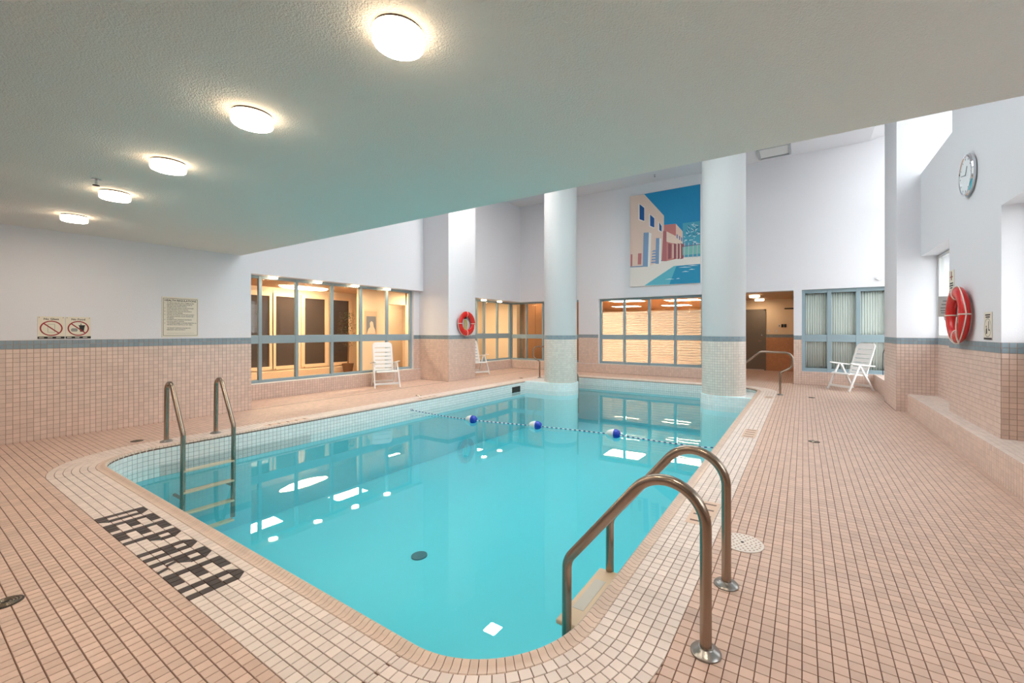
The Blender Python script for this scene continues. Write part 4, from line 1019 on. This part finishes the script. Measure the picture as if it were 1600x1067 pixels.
for z, w_ in ((.07, .022), (.025, .035), (-.02, .045), (-.055, .045), (-.085, .04)): MB().quad((-w_, -.0305, z - .006), (w_, -.0305, z - .006), (w_, -.0305, z + .006), (-w_, -.0305, z + .006)).build('print', M_greyink, e)
MB().tube([(0, 0, -.135), (0, -.01, -.165), (.01, -.012, -.185)], .008, 8).build('hook', M_chrome, e, smooth=True)
# thermostat lamp diamond and black cord at the curtained window
e = empty('diamond_sounder', (1.52, YF, 2.60), label='small white diamond wall sounder above the curtained window', cat='sounder')
MB().prism([(-.09, -.03, 0), (0, -.03, -.055), (.09, -.03, 0), (0, -.03, .055)], (0, .03, 0)).build('case', M_wmetal, e, bevel=.006); MB().tube([(.09, -.015, 0), (.2, -.01, -.005)], .008, 6).build('conduit', M_wmetal, e)
MB().tube([(1.56, 12.3, .345), (1.545, 12.28, .55), (1.56, 12.3, .85), (1.60, 12.32, 1.0)] , .008, 6).build('black_cord', M_ink, label='black looped cord on the ledge by the pier', cat='cord', smooth=True)

# ---- painting (flat print on a canvas)
e = empty('pool_painting', (-3.535, YF, 4.145), label='large painting of a pink villa, deep blue sky and pool', cat='painting')
PW, PH = 2.09, 2.82
MB().box(-PW / 2, PW / 2, -.045, -.001, -PH / 2, PH / 2).build('canvas', mat('canvas_edge', srgb(216, 206, 198), .6), e)
def uv(x, y):
    u = (x - 106) / 646; t = 175 - 115 * u; b = 1010 - 40 * u; return ((u - .5) * PW, (.5 - (y - t) / (b - t)) * PH)
lay = [0]
def art(pts, col, name='print'):
    lay[0] += 1; yy = -.0456 - lay[0] * .00012
    MB().quad(*[(max(-PW / 2, min(PW / 2, uv(*p)[0])), yy, max(-PH / 2, min(PH / 2, uv(*p)[1]))) for p in pts]).build(name, mat('paint_%d_%d_%d' % col, srgb(*col), .55), e)
art([(106, 175), (755, 60), (755, 740), (106, 830)], (8, 136, 186))                         # sky
art([(600, 420), (755, 400), (755, 740), (600, 740)], (70, 160, 186))                        # foliage haze
art([(106, 820), (600, 735), (755, 725), (755, 985), (106, 1010)], (232, 222, 214))          # terrace
art([(245, 997), (520, 815), (755, 795), (755, 972)], (18, 140, 180)); art([(245, 997), (520, 815), (545, 812), (480, 985)], (92, 178, 196))
art([(106, 175), (245, 152), (432, 350), (432, 470), (410, 760), (290, 820), (106, 826)], (228, 200, 186))
art([(432, 435), (540, 425), (540, 540), (432, 500)], (196, 120, 116)); art([(540, 425), (600, 495), (600, 590), (540, 560)], (232, 196, 182))
art([(425, 490), (455, 495), (455, 770), (410, 770)], (180, 104, 106)); art([(455, 495), (600, 570), (600, 630), (455, 590)], (232, 206, 190)); art([(455, 590), (600, 630), (600, 735), (455, 770)], (196, 128, 122))
for a in (470, 520, 555, 580): art([(a, 605), (a + 30, 612), (a + 26, 745), (a, 752)], (150, 84, 92))
for a in (510, 545, 575): art([(a, 612), (a + 9, 614), (a + 9, 742), (a, 745)], (234, 208, 192))
for x0, y0_, x1, y1 in ((200, 245, 246, 402), (302, 340, 342, 462), (388, 412, 410, 500)):
    art([(x0 - 10, y0_ - 8), (x1 + 4, y0_ + 26), (x1 + 4, y1 + 6), (x0 - 10, y1 - 10)], (240, 226, 218)); art([(x0, y0_), (x1, y0_ + 34), (x1, y1 - 2), (x0, y1 - 18)], (12, 84, 150))
art([(240, 508), (290, 505), (280, 822), (230, 822)], (126, 152, 186)); art([(290, 505), (315, 515), (300, 818), (280, 822)], (240, 234, 228))
art([(358, 558), (390, 556), (385, 795), (352, 795)], (126, 152, 186)); art([(390, 556), (408, 565), (403, 790), (385, 795)], (240, 234, 228))
for k in range(5): art([(312 - k * 2 + k * 3, 790 - k * 26), (356, 786 - k * 26), (356, 772 - k * 26), (312 + k * 5, 775 - k * 26)], (126, 152, 190))
art([(112, 710), (130, 708), (128, 818), (112, 820)], (190, 116, 116)); art([(186, 700), (220, 698), (216, 802), (182, 802)], (190, 116, 116)); art([(106, 822), (230, 814), (230, 824), (106, 830)], (126, 152, 186))
for a, b in ((546, 520), (568, 535), (586, 548)): art([(a, b), (a + 10, b + 6), (a + 10, b + 42), (a, b + 36)], (96, 120, 160))
art([(600, 640), (755, 618), (755, 700), (600, 715)], (120, 190, 180))
rnd = random.Random(3)
for k in range(46):
    x, y = rnd.uniform(606, 735), rnd.uniform(430, 610); a = rnd.uniform(-1.2, 1.2); l = rnd.uniform(14, 34)
    dx, dy = math.cos(a) * l, math.sin(a) * l
    art([(x, y), (min(x + dx, 750), y + dy), (min(x + dx, 750), y + dy + 5), (x, y + 7)], (206, 226, 232) if k % 3 else (18, 96, 130), 'frond_print')
for a in (615, 650, 690, 725): art([(a, 600), (a + 7, 600), (a + 3, 735), (a - 4, 735)], (196, 190, 206), 'trunk_print')
art([(604, 632), (752, 612), (752, 618), (604, 638)], (110, 90, 130))
for x, y, l in ((560, 830, 120), (640, 815, 100), (590, 870, 70), (440, 940, 90), (540, 935, 40), (650, 850, 60)): art([(x, y), (x + l * .5, y - 9), (x + l, y - 4), (x + l * .5, y - 2)], (214, 234, 238), 'ripple_print')
